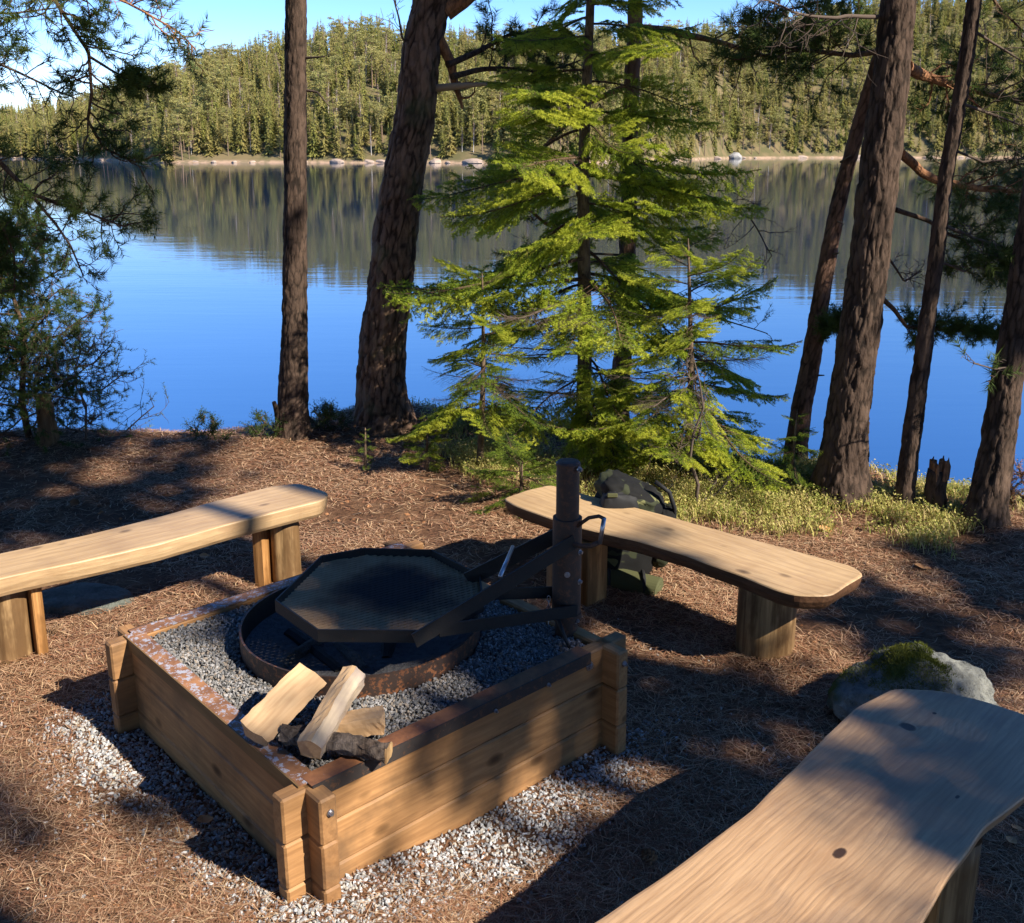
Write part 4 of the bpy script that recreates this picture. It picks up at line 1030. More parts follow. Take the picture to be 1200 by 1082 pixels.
# pine boughs
def bough(name, path, r0, parent=None, seed=1, nsub=14, Lsub=.45, tuft=1.0, mat=None, nmat=None, needle=.05, nn=60, sag=.0, fstart=.15, spread=1.0, twign=5, tube_r=None, droopy=0.0, wn=.0032):
    rg = np.random.default_rng(seed); m = MB(); P = np.array(path, float); L = np.concatenate([[0], np.cumsum(np.linalg.norm(np.diff(P, axis=0), axis=1))])
    n = max(10, int(L[-1] / .022)); s_ = np.linspace(0, L[-1], n); Q = np.stack([np.interp(s_, L, P[:, i]) for i in range(3)], -1)
    Q += .018 * np.stack([fbm(Q * 4, 2, seed + i) for i in range(3)], -1) * np.minimum(1, s_ / .2)[:, None]
    m.tube(Q, np.linspace(r0, max(.003, r0 * .25), n) if tube_r is None else np.interp(np.linspace(0, 1, n), np.linspace(0, 1, len(tube_r)), tube_r) * (1 + .10 * fbm(Q * 18, 2, seed)), 12, 0, True)
    sA, sB = [], []
    def wander(p, d, l, k, r, sg):
        pts_ = [p]; 
        for i in range(k): d = nrm(d + rg.normal(size=3) * .28 + [0, 0, sg]); pts_.append(pts_[-1] + d * l / k)
        m.tube(pts_, np.linspace(r, r * .35, k + 1), 4, 0, False); return pts_, d
    for k in range(nsub):
        f = fstart + (1 - fstart) * (k + rg.random()) / nsub; i = min(f * (n - 1), n - 1.001); i0 = int(i); p = Q[i0] + (Q[i0 + 1] - Q[i0]) * (i - i0); T = nrm(Q[i0 + 1] - Q[i0])
        r = rg.normal(size=3); r = nrm(r - T * (r @ T)); d = nrm(T * (.5 + .5 * rg.random()) + r * spread + [0, 0, .15 - droopy]); l = Lsub * (1 - .35 * f) * (.5 + .7 * rg.random())
        pts_, de = wander(p, d, l, 6, max(.0022, r0 * .28), sag)
        for q_ in range(twign):
            t_ = .25 + .75 * (q_ + rg.random()) / twign; ii = min(t_ * 6, 5.99); i1 = int(ii); b0 = pts_[i1] + (pts_[i1 + 1] - pts_[i1]) * (ii - i1); dd = nrm(pts_[i1 + 1] - pts_[i1]); r = rg.normal(size=3); r = nrm(r - dd * (r @ dd))
            tw, d3 = wander(b0, nrm(dd * .8 + r), l * .38 * (.5 + .7 * rg.random()), 3, .0018, sag * .5 + .05)
            if rg.random() < tuft: sA.append(tw[-1] - d3 * .035); sB.append(tw[-1] + d3 * .035)
            if rg.random() < tuft * .5: sA.append(tw[-2]); sB.append(tw[-1])
        if rg.random() < tuft: sA.append(pts_[-1] - de * .05); sB.append(pts_[-1] + de * .04)
    mats = [mat or MAT['limb']]
    if sA:
        V, q = seg_needles(sA, sB, nn / .08, needle, wn, rg, .75); m.add(V, q, 1); mats.append(nmat or MAT['pine'])
    o = m.build(name, mats)
    if parent: under(o, parent)
    return o
def pp(pts_, Y, dY=0):
    n = len(pts_); return [atY(x, y, Y + dY * i / max(1, n - 1)) for i, (x, y) in enumerate(pts_)]

# crown high above (mostly over the frame): clumps of needle sprays
def crown_mesh(seed, Rr=1.7, Hh=3.4, nc=46, per=46, size=.17):
    rg = np.random.default_rng(seed); P = []; m = MB()
    for k in range(nc):
        f = rg.random(); a = rg.random() * 6.283; R = Rr * math.sin(math.pi * (.15 + .75 * f)) * (.35 + .75 * rg.random() ** .7); c0 = np.array([R * math.cos(a), R * math.sin(a), Hh * f])
        P.append(c0 + rg.normal(size=(per, 3)) * [.24, .24, .11]); m.tube([(0, 0, max(0, Hh * f - .4)), c0 * [.5, .5, 1] - [0, 0, .15], c0], [.03, .018, .006], 4, 1, False)
    P = np.concatenate(P); V, q = quads_at(P, rg, size); m.add(V, q, 0); return m
CRM = [crown_mesh(k + 300).build('crown', [MAT['pine'], MAT['limb']]) for k in range(3)]
for o in CRM: COL.objects.unlink(o)
def crown(parent, p, s=1, k=0, rz=0):
    o = CRM[k % 3].copy(); COL.objects.link(o); o.parent = parent; o.location = Vector(p) - parent.location; o.scale = (s, s, s); o.rotation_euler = (0, 0, rz); return o

def pine(label, path, mat, seed, top, plate=.035, amp=.007, root=.02, name='pine_tree', group=None, cr=1.0, ylean=0, dy=0):
    g = atg(path[0][0], path[0][1]); r = empty(name, (g[0], g[1] + dy, g[2]), 0, label=label, cat='pine tree', group=group)
    t_, tp = trunk(r, path, g[1] + dy, mat, plate, amp, top, seed=seed, root=root, ylean=ylean)
    if cr: crown(r, tp - np.array([0, 0, 2.2]), cr, seed, seed)
    return r, g[1] + dy
T1, Y1 = pine('straight dark pine trunk left of the thick leaning pine, at the edge of the bank',
              [(343, 508, 46), (343, 480, 40), (345, 400, 34), (346, 300, 32), (346, 150, 29), (347, 0, 28), (348, -120, 27)], MAT['bark_shaded'], 2, 8, .021, .005, .015)
bough('dead_branch', pp([(358, 68), (370, 67), (382, 65)], Y1, -.1), .008, T1, 3, 0, mat=MAT['twig'])
bough('dead_branch', pp([(358, 106), (372, 108), (385, 123)], Y1, -.1), .008, T1, 4, 0, mat=MAT['twig'])
bough('dead_branch', pp([(330, 512), (326, 492), (320, 472)], Y1, -.1), .018, T1, 5, 0, mat=MAT['bark_shaded'], tube_r=[.03, .022, .012])
T2, Y2 = pine('thick leaning pine with plated reddish bark in front of the lake',
              [(450, 492, 82), (448, 470, 68), (446, 450, 62), (449, 400, 59), (458, 330, 59), (466, 250, 56), (474, 200, 55), (488, 130, 53), (493, 60, 52), (506, 0, 50), (520, -90, 46)], MAT['bark'], 5, 8, .036, .010, .035)
bough('limb', pp([(522, 14), (545, -2), (580, -30), (640, -50)], Y2), .05, T2, 8, 5, .4, .4, MAT['limb_orange'], tube_r=[.055, .045, .03, .02])
bough('limb', pp([(512, 42), (527, 72), (534, 100), (543, 128)], Y2, .1), .03, T2, 9, 2, .3, 0, MAT['limb_orange'], tube_r=[.034, .028, .022, .007])
bough('limb', pp([(524, 76), (550, 66), (575, 52), (600, 40), (640, 34)], Y2, .4), .02, T2, 10, 16, .30, 1, None, MAT['pine'], fstart=.3)
bough('limb', pp([(530, 90), (556, 84), (590, 80), (640, 84), (680, 70)], Y2, .6), .018, T2, 12, 16, .30, 1, None, MAT['pine'], fstart=.3)
bough('broken_stub', pp([(508, 104), (535, 102), (570, 99)], Y2, -.15), .02, T2, 11, 0, mat=MAT['twig_pale'], tube_r=[.024, .019, .009])
bough('dead_branch', pp([(492, 65), (472, 45), (468, 20), (458, -20)], Y2, -.2), .008, T2, 13, 6, .18, 0, MAT['twig'])
T7, Y7 = pine('pine with an orange upper limb rising close behind the tall sunlit spruce',
              [(724, 520, 30), (727, 450, 26), (732, 380, 23), (735, 300, 22), (737, 217, 21), (739, 120, 20), (744, 30, 19), (746, -60, 18)], MAT['bark_red'], 7, 8, .03, .005, .01, dy=.55)
bough('limb', pp([(746, 34), (787, 36), (840, 50), (900, 68), (960, 72)], Y7, -.3), .02, T7, 15, 9, .40, .0, MAT['limb_orange'], tube_r=[.028, .02, .014, .012, .008], droopy=.9, sag=-.15)
bough('dead_branch', pp([(740, 190), (800, 215), (835, 232), (880, 258), (905, 300)], Y7, -.2), .012, T7, 16, 18, .38, .0, MAT['twig'], droopy=.2, twign=6)
bough('dead_branch', pp([(736, 330), (790, 345), (840, 372), (900, 390)], Y7, -.2), .008, T7, 17, 9, .22, .5, MAT['twig'], MAT['pine'], needle=.025, nn=25)
bough('limb', pp([(736, 100), (690, 120), (640, 170), (590, 215), (583, 208)], Y7, -.1), .018, T7, 18, 10, .28, .5, MAT['limb_orange'], MAT['pine'])
bough('limb', pp([(733, 250), (690, 258), (640, 262), (600, 232), (584, 211)], Y7, -.5), .018, T7, 19, 10, .3, .2, MAT['limb_orange'], MAT['pine'])
bough('dead_branch', pp([(734, 300), (680, 296), (600, 300)], Y7, 0), .008, T7, 25, 8, .25, .2, MAT['twig'], MAT['pine'])
T3, Y3 = pine('slender reddish pine curving up behind the broad dark pine',
              [(930, 556, 34), (932, 530, 30), (939, 480, 26), (951, 420, 24), (965, 330, 22), (984, 230, 20), (1014, 120, 18), (1040, 40, 17), (1060, -60, 16)], MAT['bark_red'], 11, 8, .024, .004, .008, dy=.25)
for k, (a, b) in enumerate((((985, 190), (998, 183)), ((972, 300), (984, 296)), ((962, 398), (972, 396)), ((956, 440), (965, 440)), ((978, 258), (988, 262)))):
    bough('dead_stub', pp([a, b], Y3, -.1), .006, T3, 20 + k, 0, mat=MAT['twig'])
T4, Y4 = pine('broad dark pine with a sunlit right edge, biggest of the right hand group',
              [(985, 575, 84), (987, 545, 64), (994, 480, 55), (1006, 400, 52), (1019, 300, 50), (1030, 200, 50), (1043, 100, 48), (1053, 0, 46), (1064, -100, 44)], MAT['bark_shaded'], 13, 8.5, .026, .008, .03)
bough('limb', pp([(1062, 78), (1078, 88), (1106, 98), (1150, 110), (1215, 120)], Y4, .5), .02, T4, 30, 20, .40, 1, MAT['limb_orange'], MAT['pine'], tube_r=[.03, .022, .016, .012, .008])
bough('limb', pp([(1056, 180), (1080, 200), (1105, 214), (1150, 221), (1215, 226)], Y4, .5), .018, T4, 31, 24, .34, .9, MAT['limb_orange'], MAT['pine_l'], tube_r=[.022, .02, .018, .012, .008], fstart=.4)
bough('limb', pp([(1050, 246), (1090, 260), (1112, 275), (1150, 285), (1215, 296)], Y4, .4), .012, T4, 32, 14, .30, .6, None, MAT['pine'], fstart=.3)
bough('limb', pp([(1034, 350), (1050, 366), (1062, 384), (1110, 388), (1180, 392)], Y4, .4), .012, T4, 33, 52, .13, 1, None, MAT['pine'], needle=.032, fstart=.30, spread=.45, twign=4)
bough('limb', pp([(1010, 372), (990, 380), (966, 388)], Y4, .5), .008, T4, 34, 24, .10, 1, None, MAT['pine'], needle=.03, spread=.5)
bough('limb', pp([(1030, 60), (1000, 66), (950, 60), (900, 52), (870, 46)], Y4, .6), .014, T4, 35, 34, .34, 1, None, MAT['pine'])
bough('dead_branch', pp([(1030, 20), (980, 22), (930, 15), (880, -4)], Y4, -.4), .01, T4, 36, 18, .35, .0, MAT['twig'])
bough('limb', pp([(1046, -20), (1000, -10), (940, 8), (900, 14)], Y4, .9), .012, T4, 37, 20, .3, .9, None, MAT['pine'])
bough('dead_branch', pp([(1040, 300), (1060, 330), (1080, 320)], Y4, .2), .006, T4, 38, 9, .2, .0, MAT['twig'])
T5, Y5 = pine('thin dark pine stem right of the broad dark pine',
              [(1058, 592, 30), (1061, 570, 25), (1070, 500, 24), (1084, 400, 21), (1097, 300, 20), (1109, 200, 19), (1128, 100, 19), (1142, 0, 18), (1154, -80, 17)], MAT['bark_shaded'], 17, 8, .024, .004, .008)
bough('dead_branch', pp([(1140, 36), (1165, 50), (1215, 80)], Y5, .2), .007, T5, 40, 10, .3, .3, MAT['twig'], MAT['pine'])
bough('dead_branch', pp([(1128, 122), (1160, 134), (1215, 152)], Y5, .2), .008, T5, 41, 9, .3, .2, MAT['twig'], MAT['pine'])
bough('dead_branch', pp([(1110, 172), (1150, 190), (1200, 186)], Y5, .2), .007, T5, 42, 8, .25, .0, MAT['twig'])
bough('limb', pp([(1102, 262), (1140, 280), (1215, 300)], Y5, .3), .009, T5, 43, 12, .28, .6, MAT['twig'], MAT['pine'])
bough('dead_branch', pp([(1150, -20), (1172, 10), (1200, 40)], Y5, .2), .008, T5, 44, 8, .25, .3, MAT['limb'], MAT['pine'])
bough('limb', pp([(1098, 306), (1130, 318), (1165, 300)], Y5, .2), .006, T5, 45, 12, .2, .7, MAT['twig'], MAT['pine'])
T6, Y6 = pine('thick pine trunk leaning in from the right edge of the picture',
              [(1154, 606, 58), (1157, 585, 46), (1168, 530, 42), (1178, 460, 40), (1190, 390, 38), (1204, 300, 36), (1222, 180, 35), (1240, 60, 34), (1258, -60, 33)], MAT['bark_shaded'], 19, 8, .025, .007, .025)
bough('dead_branch', pp([(1190, 430), (1165, 432), (1140, 425)], Y6, -.2), .004, T6, 50, 5, .12, .2, MAT['twig'], MAT['pine'])

# broken stump and pale stump
sg_ = atg(1097, 600); st = empty('tree_stump', tuple(sg_), 0, label='broken splintered pine stump between the thin stem and the leaning trunk at right', cat='stump')
trunk(st, [(1096, 602, 30), (1097, 570, 25), (1100, 548, 22)], sg_[1], MAT['bark_shaded'], .028, .007, seed=3, name='bark', root=.01)
m = MB(); cpt = atY(1101, 550, sg_[1]); rg = np.random.default_rng(3)
for k in range(26):
    a = rg.random() * 6.28; r = .042 * rg.random() ** .5; p = cpt + [r * math.cos(a), r * math.sin(a), -.05]; m.tube([p, p + [.1 * (r) * math.cos(a), 0, .05 + .05 * rg.random()], p + [.003, 0, .075 + .06 * rg.random() * (1 - r * 12)]], [.010, .008, .001], 5)
under(m.build('splinters', MAT['limb_orange']), st)
sg_ = atg(56, 512); st = empty('tree_stump', tuple(sg_), 0, label='short pale brown stump with a slanting top under the dark shrub at far left', cat='stump')
trunk(st, [(57, 514, 27), (54, 490, 23), (50, 460, 20)], sg_[1] - .1, MAT['log'], .03, .003, seed=6, name='wood')

# ------------------------------------------------------------------ left: hanging boughs of a pine that stands outside the frame
LT = empty('pine_tree', (-3.3, 4.1, gz(-3.3, 4.1)), 0, label='pine reaching in from the left edge with dark hanging boughs', cat='pine tree')
m = MB(); lz = np.linspace(-.1, 6.5, 30); m.tube(np.stack([-3.3 + .02 * lz, 4.1 + 0 * lz, gz(-3.3, 4.1) + lz], -1), np.linspace(.15, .05, 30), 20); under(m.build('trunk', MAT['bark_shaded'], smooth=True), LT)
crown(LT, (-3.25, 4.1, 4.6), .9, 1, 2)
YL = 4.3
bough('limb', pp([(-260, -60), (-60, -70), (40, -40), (78, 20), (104, 60), (108, 110), (104, 140), (122, 172), (160, 190)], YL, .2), .016, LT, 60, 44, .32, .62, None, MAT['pine'], tube_r=[.022, .016, .012, .010, .008, .007, .006, .004], needle=.045, nn=60, fstart=.3, sag=-.04)
bough('limb', pp([(-200, -110), (60, -50), (120, -10), (170, 14), (205, 36), (228, 58)], YL, .2), .012, LT, 61, 36, .26, .6, MAT['limb_orange'], MAT['pine_l'], needle=.04, nn=44, fstart=.35)
bough('limb', pp([(-260, 90), (-60, 150), (0, 190), (35, 225), (60, 234), (95, 246), (148, 266)], YL, .2), .014, LT, 62, 34, .26, .95, None, MAT['pine'], tube_r=[.02, .018, .014, .012, .010, .007, .004], needle=.042, fstart=.45, nn=40)
bough('limb', pp([(40, 232), (66, 262), (84, 290), (100, 325)], YL, -.1), .007, LT, 63, 14, .20, .15, MAT['limb'], MAT['pine'])
bough('limb', pp([(104, 66), (135, 84), (160, 94), (186, 102)], YL, .0), .006, LT, 64, 15, .10, 1, None, MAT['pine'], needle=.036, nn=45, fstart=.4)
bough('limb', pp([(-150, 20), (-40, 60), (20, 84), (60, 104), (90, 118)], YL, .2), .010, LT, 65, 26, .32, .25, MAT['twig'], MAT['pine'], nn=44)
bough('limb', pp([(-200, 0), (-60, 10), (10, 16), (60, 10)], YL, .5), .010, LT, 66, 28, .34, .4, None, MAT['pine'], nn=52)
bough('limb', pp([(-180, 240), (-60, 250), (0, 262), (20, 300), (16, 340)], YL + .2, .2), .010, LT, 67, 34, .24, .9, None, MAT['pine'], nn=60)

# dark shrub (young pine and juniper) at the left bank
def shrub(label, base_px, H_, spreadx, seed, nbr, nmat, name='shrub', cat='shrub', needle=.022, tuft=.9, mat=None, L0=.4, r=.018, nn=26):
    g = atg(*base_px); rt = empty(name, tuple(g), 0, label=label, cat=cat); rg = np.random.default_rng(seed)
    ax = [g - [0, 0, .1]] + [g + [.03 * math.sin(k * 1.7 + seed), .02 * k % 3 * .01, H_ * k / 6] for k in range(1, 7)]
    m = MB(); m.tube(ax, np.linspace(r, r * .25, 7), 8); under(m.build('stem', mat or MAT['limb'], smooth=True), rt)
    for k in range(nbr):
        f = (k + .5) / nbr; z = H_ * (.08 + .88 * f); a = k * 2.4 + rg.random(); l = spreadx * (1.05 - .75 * f) * (.6 + .6 * rg.random()); i = f * 5.9; i0 = int(i)
        p = np.array(ax[i0]) + (np.array(ax[i0 + 1]) - ax[i0]) * (i - i0); d = np.array([math.cos(a), .7 * math.sin(a), .25 + .3 * rg.random()]); e = p + d * l; md = p + d * l * .5 - [0, 0, .04]
        bough('branch', [p, md, e], .006, rt, seed * 50 + k, 11, L0 * (1 - .4 * f), tuft, mat, nmat, needle, nn, twign=4)
    return rt
shrub('dark young pine shrub at the left bank with the pale stump at its foot', (36, 512), 1.25, .55, 3, 30, MAT['spruce_dark'], needle=.026, mat=MAT['limb'], r=.022, nn=60)
shrub('dark shrub at the extreme left edge', (-25, 516), 1.15, .55, 4, 18, MAT['spruce_dark'], needle=.03, nn=60)
shrub('loose twiggy shrub with yellow green tips between the dark shrub and open water', (100, 516), .62, .42, 5, 12, MAT['pine_l'], needle=.02, tuft=.4, mat=MAT['twig'], L0=.3, r=.008, nn=22)
shrub('bare branched birch shrub with thin dark stems behind the right bench', (812, 597), .75, .22, 7, 5, MAT['spruce'], needle=.012, tuft=.02, mat=MAT['twig'], L0=.25, r=.010)
shrub('little leafy sapling alone at the bank edge, against the water', (246, 515), .16, .09, 8, 5, MAT['spruce_dark'], name='sapling', cat='sapling', needle=.012, tuft=1, mat=MAT['twig'], L0=.06, r=.003, nn=16)
shrub('blueberry sprig left of the straight dark pine trunk', (312, 514), .15, .08, 9, 5, MAT['spruce_dark'], name='sapling', cat='sapling', needle=.012, tuft=1, mat=MAT['twig'], L0=.07, r=.003, nn=16)
shrub('blueberry bush between the straight dark pine and the thick leaning pine', (385, 503), .13, .16, 10, 8, MAT['spruce_dark'], name='sapling', cat='sapling', needle=.012, tuft=1, mat=MAT['twig'], L0=.09, r=.003, nn=16)
shrub('dry heather sprig beside the trunk leaning in from the right', (1192, 596), .20, .12, 12, 7, MAT['limb_orange'], name='heather', cat='heather', needle=.008, tuft=1, mat=MAT['twig'], L0=.1, r=.003, nn=16)

# ------------------------------------------------------------------ rocks by the benches
MAT['moss_rock'] = stone_mat('mossy_granite', (.10, .10, .09), (.25, .25, .22), 1.45)
g = atg(1085, 850); o = rock_mesh(5, .27, .20, .17, 150, .20).build('rock', MAT['moss_rock'], smooth=True); o.location = (g[0], g[1] + .06, g[2] + .03); o.rotation_euler = (0, 0, .2)
rg = np.random.default_rng(12); vv_ = np.array([v.co[:] for v in o.data.vertices]); pz = vv_[(vv_[:, 2] > .075) & (vv_[:, 0] < .05 + .10 * fbm(vv_ * 9, 3, 5)) & (vv_[:, 2] + .09 * fbm(vv_ * 14, 3, 9) > .10)]
pz = np.repeat(pz, 5, 0) + rg.normal(size=(len(pz) * 5, 3)) * .004; dq = nrm(pz * [1, 1, 2] + rg.normal(size=pz.shape) * .12); Vm, qm = needle_tris(pz, dq, .004 + .005 * rg.random(len(pz)), .003, rg)
mm_ = MB(); mm_.add(Vm, qm, 0); mo = mm_.build('moss', leaf_mat('moss', (.06, .075, .012), (.16, .17, .03), .2, 12), o)
tag(o, 'grey granite rock capped with green moss behind the foreground bench', 'rock')
g = atg(85, 712); o = rock_mesh(8, .23, .15, .05, 64, .16).build('rock', stone_mat('shaded_dark_granite', (.06, .065, .055), (.14, .15, .13)), smooth=True); o.location = (g[0], g[1] + .05, g[2]); tag(o, 'low flat grey rock on the ground under the left bench', 'rock')  # dark grey green stone, darkened further for the shade under the bench


# ------------------------------------------------------------------ pines standing right of and behind the camera (they give the dappled shade)
CRS = [crown_mesh(k + 330, nc=27, per=44).build('crown', [MAT['pine'], MAT['limb']]) for k in range(3)]
for o in CRS: COL.objects.unlink(o)
SHADE = [(1.22, 2.55, 5.5, .43, .5), (.58, 1.32, 6.5, .40, .4), (1.38, 1.92, 6.0, .34, .4), (2.2, 3.4, 7.0, .6, .5), (-.36, 2.98, 7.5, .42, .5),
         (-2.7, 5.3, 8.5, .6, .5), (-2.0, 4.3, 8.0, .28, .4), (-1.6, 2.2, 7.0, .22, .5), (3.4, 2.2, 6.5, .6, .6), (2.6, 1.0, 6, .6, .6), (-3.8, 3.6, 8, .5, .5), (1.0, 1.25, 6.5, .26, .4), (.62, 1.98, 6.5, .27, .6)]
for k, (cx, cy_, h_, s_, fz) in enumerate(SHADE):
    x, y = cx + 1.05 * h_, cy_ - .70 * h_; g = gz(x, y)
    r = empty('pine_tree', (x, y, g), 0, label='tall pine standing outside the picture to the right, shading the fire pit', cat='pine tree', group='pines outside the picture')
    m = MB(); zz = np.linspace(-.2, h_ - g + .3, 16); m.tube(np.stack([.05 * np.sin(zz + k), .03 * np.cos(zz * .8 + k), zz], -1), np.linspace(.13, .04, 16), 12); m.build('trunk', MAT['bark_shaded'], r, smooth=True)
    o = (CRM if k == 4 else CRS)[k % 3].copy(); COL.objects.link(o); o.parent = r; o.location = (0, 0, h_ - g - 3.4 * s_ * fz * .5); o.scale = (s_, s_, s_ * fz); o.rotation_euler = (0, 0, k * 1.3)

# the wood that the camera stands in: pines behind and beside it, their shadows fall clear of the fire pit
CRB = [crown_mesh(k + 350, Rr=2.3, Hh=4.5, nc=60, per=44, size=.24).build('crown', [MAT['pine'], MAT['limb']]) for k in range(2)]
for o in CRB: COL.objects.unlink(o)
BACK = [(-2.6, -1.6, 4.2), (-4.6, .8, 4.5), (-.4, -3.0, 4.2), (2.2, -3.6, 4.5), (-5.2, -3.0, 4.0), (-2.4, -5.5, 3.5), (1.4, -6.2, 3.5), (4.6, -6.4, 4.5), (-7.4, 1.6, 4.0), (-6.6, 4.2, 4.6), (-8.0, -1.5, 3.5), (-9.5, 3.6, 3.5),
        (7.4, -9.5, 4), (3.2, -9.4, 3.5), (-1.0, -9.0, 3.5), (-5.2, -8.5, 3.5), (-9, -6, 3.0), (10.5, 4.2, 4), (8.2, 3.4, 4.5), (12.5, 2.4, 4), (6.3, 4.0, 5.0), (15, 4, 3.5), (12, -12, 4), (17, -5, 3)]
for k, (x, y, zc) in enumerate(BACK):
    g = gz(x, y); r = empty('pine_tree', (x, y, g), 0, label='pine of the surrounding wood, outside the picture', cat='pine tree', group='pines of the surrounding wood')
    m = MB(); zz = np.linspace(-.2, zc + 3.5 - g, 14); m.tube(np.stack([.06 * np.sin(zz + k), .03 * np.cos(zz * .8 + k), zz], -1), np.linspace(.15, .04, 14), 12); m.build('trunk', MAT['bark_shaded'], r, smooth=True)
    o = CRB[k % 2].copy(); COL.objects.link(o); o.parent = r; o.location = (0, 0, zc - g); o.rotation_euler = (0, 0, k * 1.9)

# ------------------------------------------------------------------ needle litter
rg = np.random.default_rng(77)
LM = [NT('dry_needle_tan').base((.43, .27, .165), .7, .25).m, NT('dry_needle_brown').base((.20, .105, .055), .8, .2).m, NT('dry_needle_pale').base((.56, .38, .22), .7, .25).m, NT('dry_needle_red').base((.27, .125, .07), .75, .2).m]
def litter(name, N, r0, r1, label):
    r = r0 + (r1 - r0) * rg.random(N) ** 1.25; u = rg.uniform(-.62, .62, N); P = np.stack([u * r, r, 0 * r], -1)
    cl = fbm(P * 2.6, 3, 41); d = bdist(P); lq = boxlocal(P)
    c_ = np.interp(P[:, 0], CX, CYY)
    keepn = (d > .0) & (rg.random(N) < np.clip(.58 + 1.5 * cl, .07, 1)) & (P[:, 1] < c_ + .3)
    keepn &= rg.random(N) > .80 * np.clip((.20 + .17 * fbm(P * 3.2, 3, 77) - d) / .12, 0, 1)
    P = P[keepn]; n = len(P); r = r[keepn]
    P[:, 2] = ground(P[:, 0], P[:, 1]) + .002 + .011 * rg.random(n) ** 2
    a = rg.random(n) * 6.283 + 1.2 * fbm(P * 3, 2, 50); L = (.016 + .026 * rg.random(n)); w = np.maximum(.0007, .00036 * r) * (.8 + .5 * rg.random(n))
    D = np.stack([np.cos(a), np.sin(a), rg.normal(size=n) * .13], -1); bend = rg.normal(size=n) * .45; a2_ = a + bend; D2 = np.stack([np.cos(a2_), np.sin(a2_), rg.normal(size=n) * .10], -1)
    S_ = np.stack([-np.sin(a), np.cos(a), 0 * a], -1) * w[:, None]
    P1 = P + D * L[:, None]; P2 = P1 + D2 * L[:, None]
    V = np.stack([P - S_ * .6, P + S_ * .6, P1 + S_, P1 - S_, P2], 1)
    m = MB(); mi = rg.choice(4, n, p=[.30, .38, .08, .24])
    for k in range(4):
        s = mi == k; c = int(s.sum()); i = np.arange(c)[:, None] * 5
        m.add(V[s].reshape(-1, 3), [i + np.array([[0, 3, 2, 1]]), i + np.array([[3, 4, 2]])], k)
    tag(m.build(name, LM), label, kind='stuff')
litter('pine_needle_litter', 430000, 1.15, 6.6, 'fallen dry pine needles covering the forest floor')

# bark chips, twigs, leaves, cones
m = MB(); n = 2600; r = 1.3 + 5.0 * rg.random(n) ** 1.2; P = np.stack([rg.uniform(-.6, .6, n) * r, r, 0 * r], -1); P = P[bdist(P) > .03]; P = P[P[:, 1] < np.interp(P[:, 0], CX, CYY)]; P[:, 2] = ground(P[:, 0], P[:, 1]) + .004
V, q = quads_at(P, rg, .011, .12); m.add(V, q, 0)
tag(m.build('bark_litter', MAT['limb_orange']), 'small bark flakes and crumbs scattered over the ground', kind='stuff')
m = MB()
for k in range(240):
    r = 1.4 + 4.6 * rg.random(); x = rg.uniform(-.58, .58) * r; y = r
    if bdist(np.array([[x, y, 0]]))[0] < .05 or y > np.interp(x, CX, CYY): continue
    a = rg.random() * 6.28; L = .04 + .12 * rg.random() ** 2; p = np.array([x, y, 0.]); pts_ = []
    for t_ in (0, .35, .7, 1):
        q_ = p + np.array([math.cos(a + .5 * t_), math.sin(a + .5 * t_), 0]) * L * t_; q_[2] = gz(q_[0], q_[1]) + .006; pts_.append(q_)
    m.tube(pts_, [.0026, .0022, .0018, .001], 5, int(rg.random() < .25))
tag(m.build('twig_litter', [MAT['twig'], MAT['twig_pale']]), 'thin fallen twigs scattered over the ground', kind='stuff')
t = NT('dead_leaf'); t.base(t.mix(t.noise(t.co(), 30, 3), (.40, .17, .06), (.58, .32, .13)), .7, .3); MAT['leaf'] = t.m
def leaf(px, py, s, label, a=0, mat=None):
    g = atg(px, py); n = 11; f = np.linspace(0, 1, n); w = .42 * np.sin(math.pi * f ** .8) ** .9; V = []
    for i in range(n):
        for j in (-1, 0, 1): V.append(((f[i] - .5) * s, j * w[i] * s * (1 + .1 * math.sin(i * 3)), .12 * s * abs(j) * w[i] * 2 + .25 * s * (f[i] - .5) ** 2))
    q = [[i * 3 + j, i * 3 + 3 + j, i * 3 + 4 + j, i * 3 + 1 + j] for i in range(n - 1) for j in (0, 1)]
    m = MB(); m.add(V, np.array(q)); o = m.build('dead_leaf', mat or MAT['leaf']); o.location = (g[0], g[1], g[2] + .012); o.rotation_euler = (.15, .1, a); tag(o, label, 'leaf')
leaf(968, 624, .075, 'orange brown dead leaf in the yellow grass behind the right bench', .3)
leaf(1080, 668, .075, 'tan dead leaf on the ground right of the grass patch', 1.3)
leaf(938, 820, .03, 'small pale leaf on needles between the thick stump leg and the mossy rock', 2, MAT['twig_pale'])
leaf(240, 966, .05, 'curled orange brown leaf on the gravel left of the near frame corner', 2.2)
leaf(1185, 990, .035, 'orange leaf on needles right of the foreground bench', .8)
leaf(1190, 975, .03, 'brown leaf fragment at the right picture edge beside the foreground bench', 1.8)
leaf(36, 766, .03, 'reddish leaf scrap beside the near leg of the left bench', 1.1)
leaf(240, 655, .045, 'reddish bark coloured leaf on the ground behind the left bench', .1)
t = NT('pine_cone'); t.base((.20, .12, .07), .9, .2)
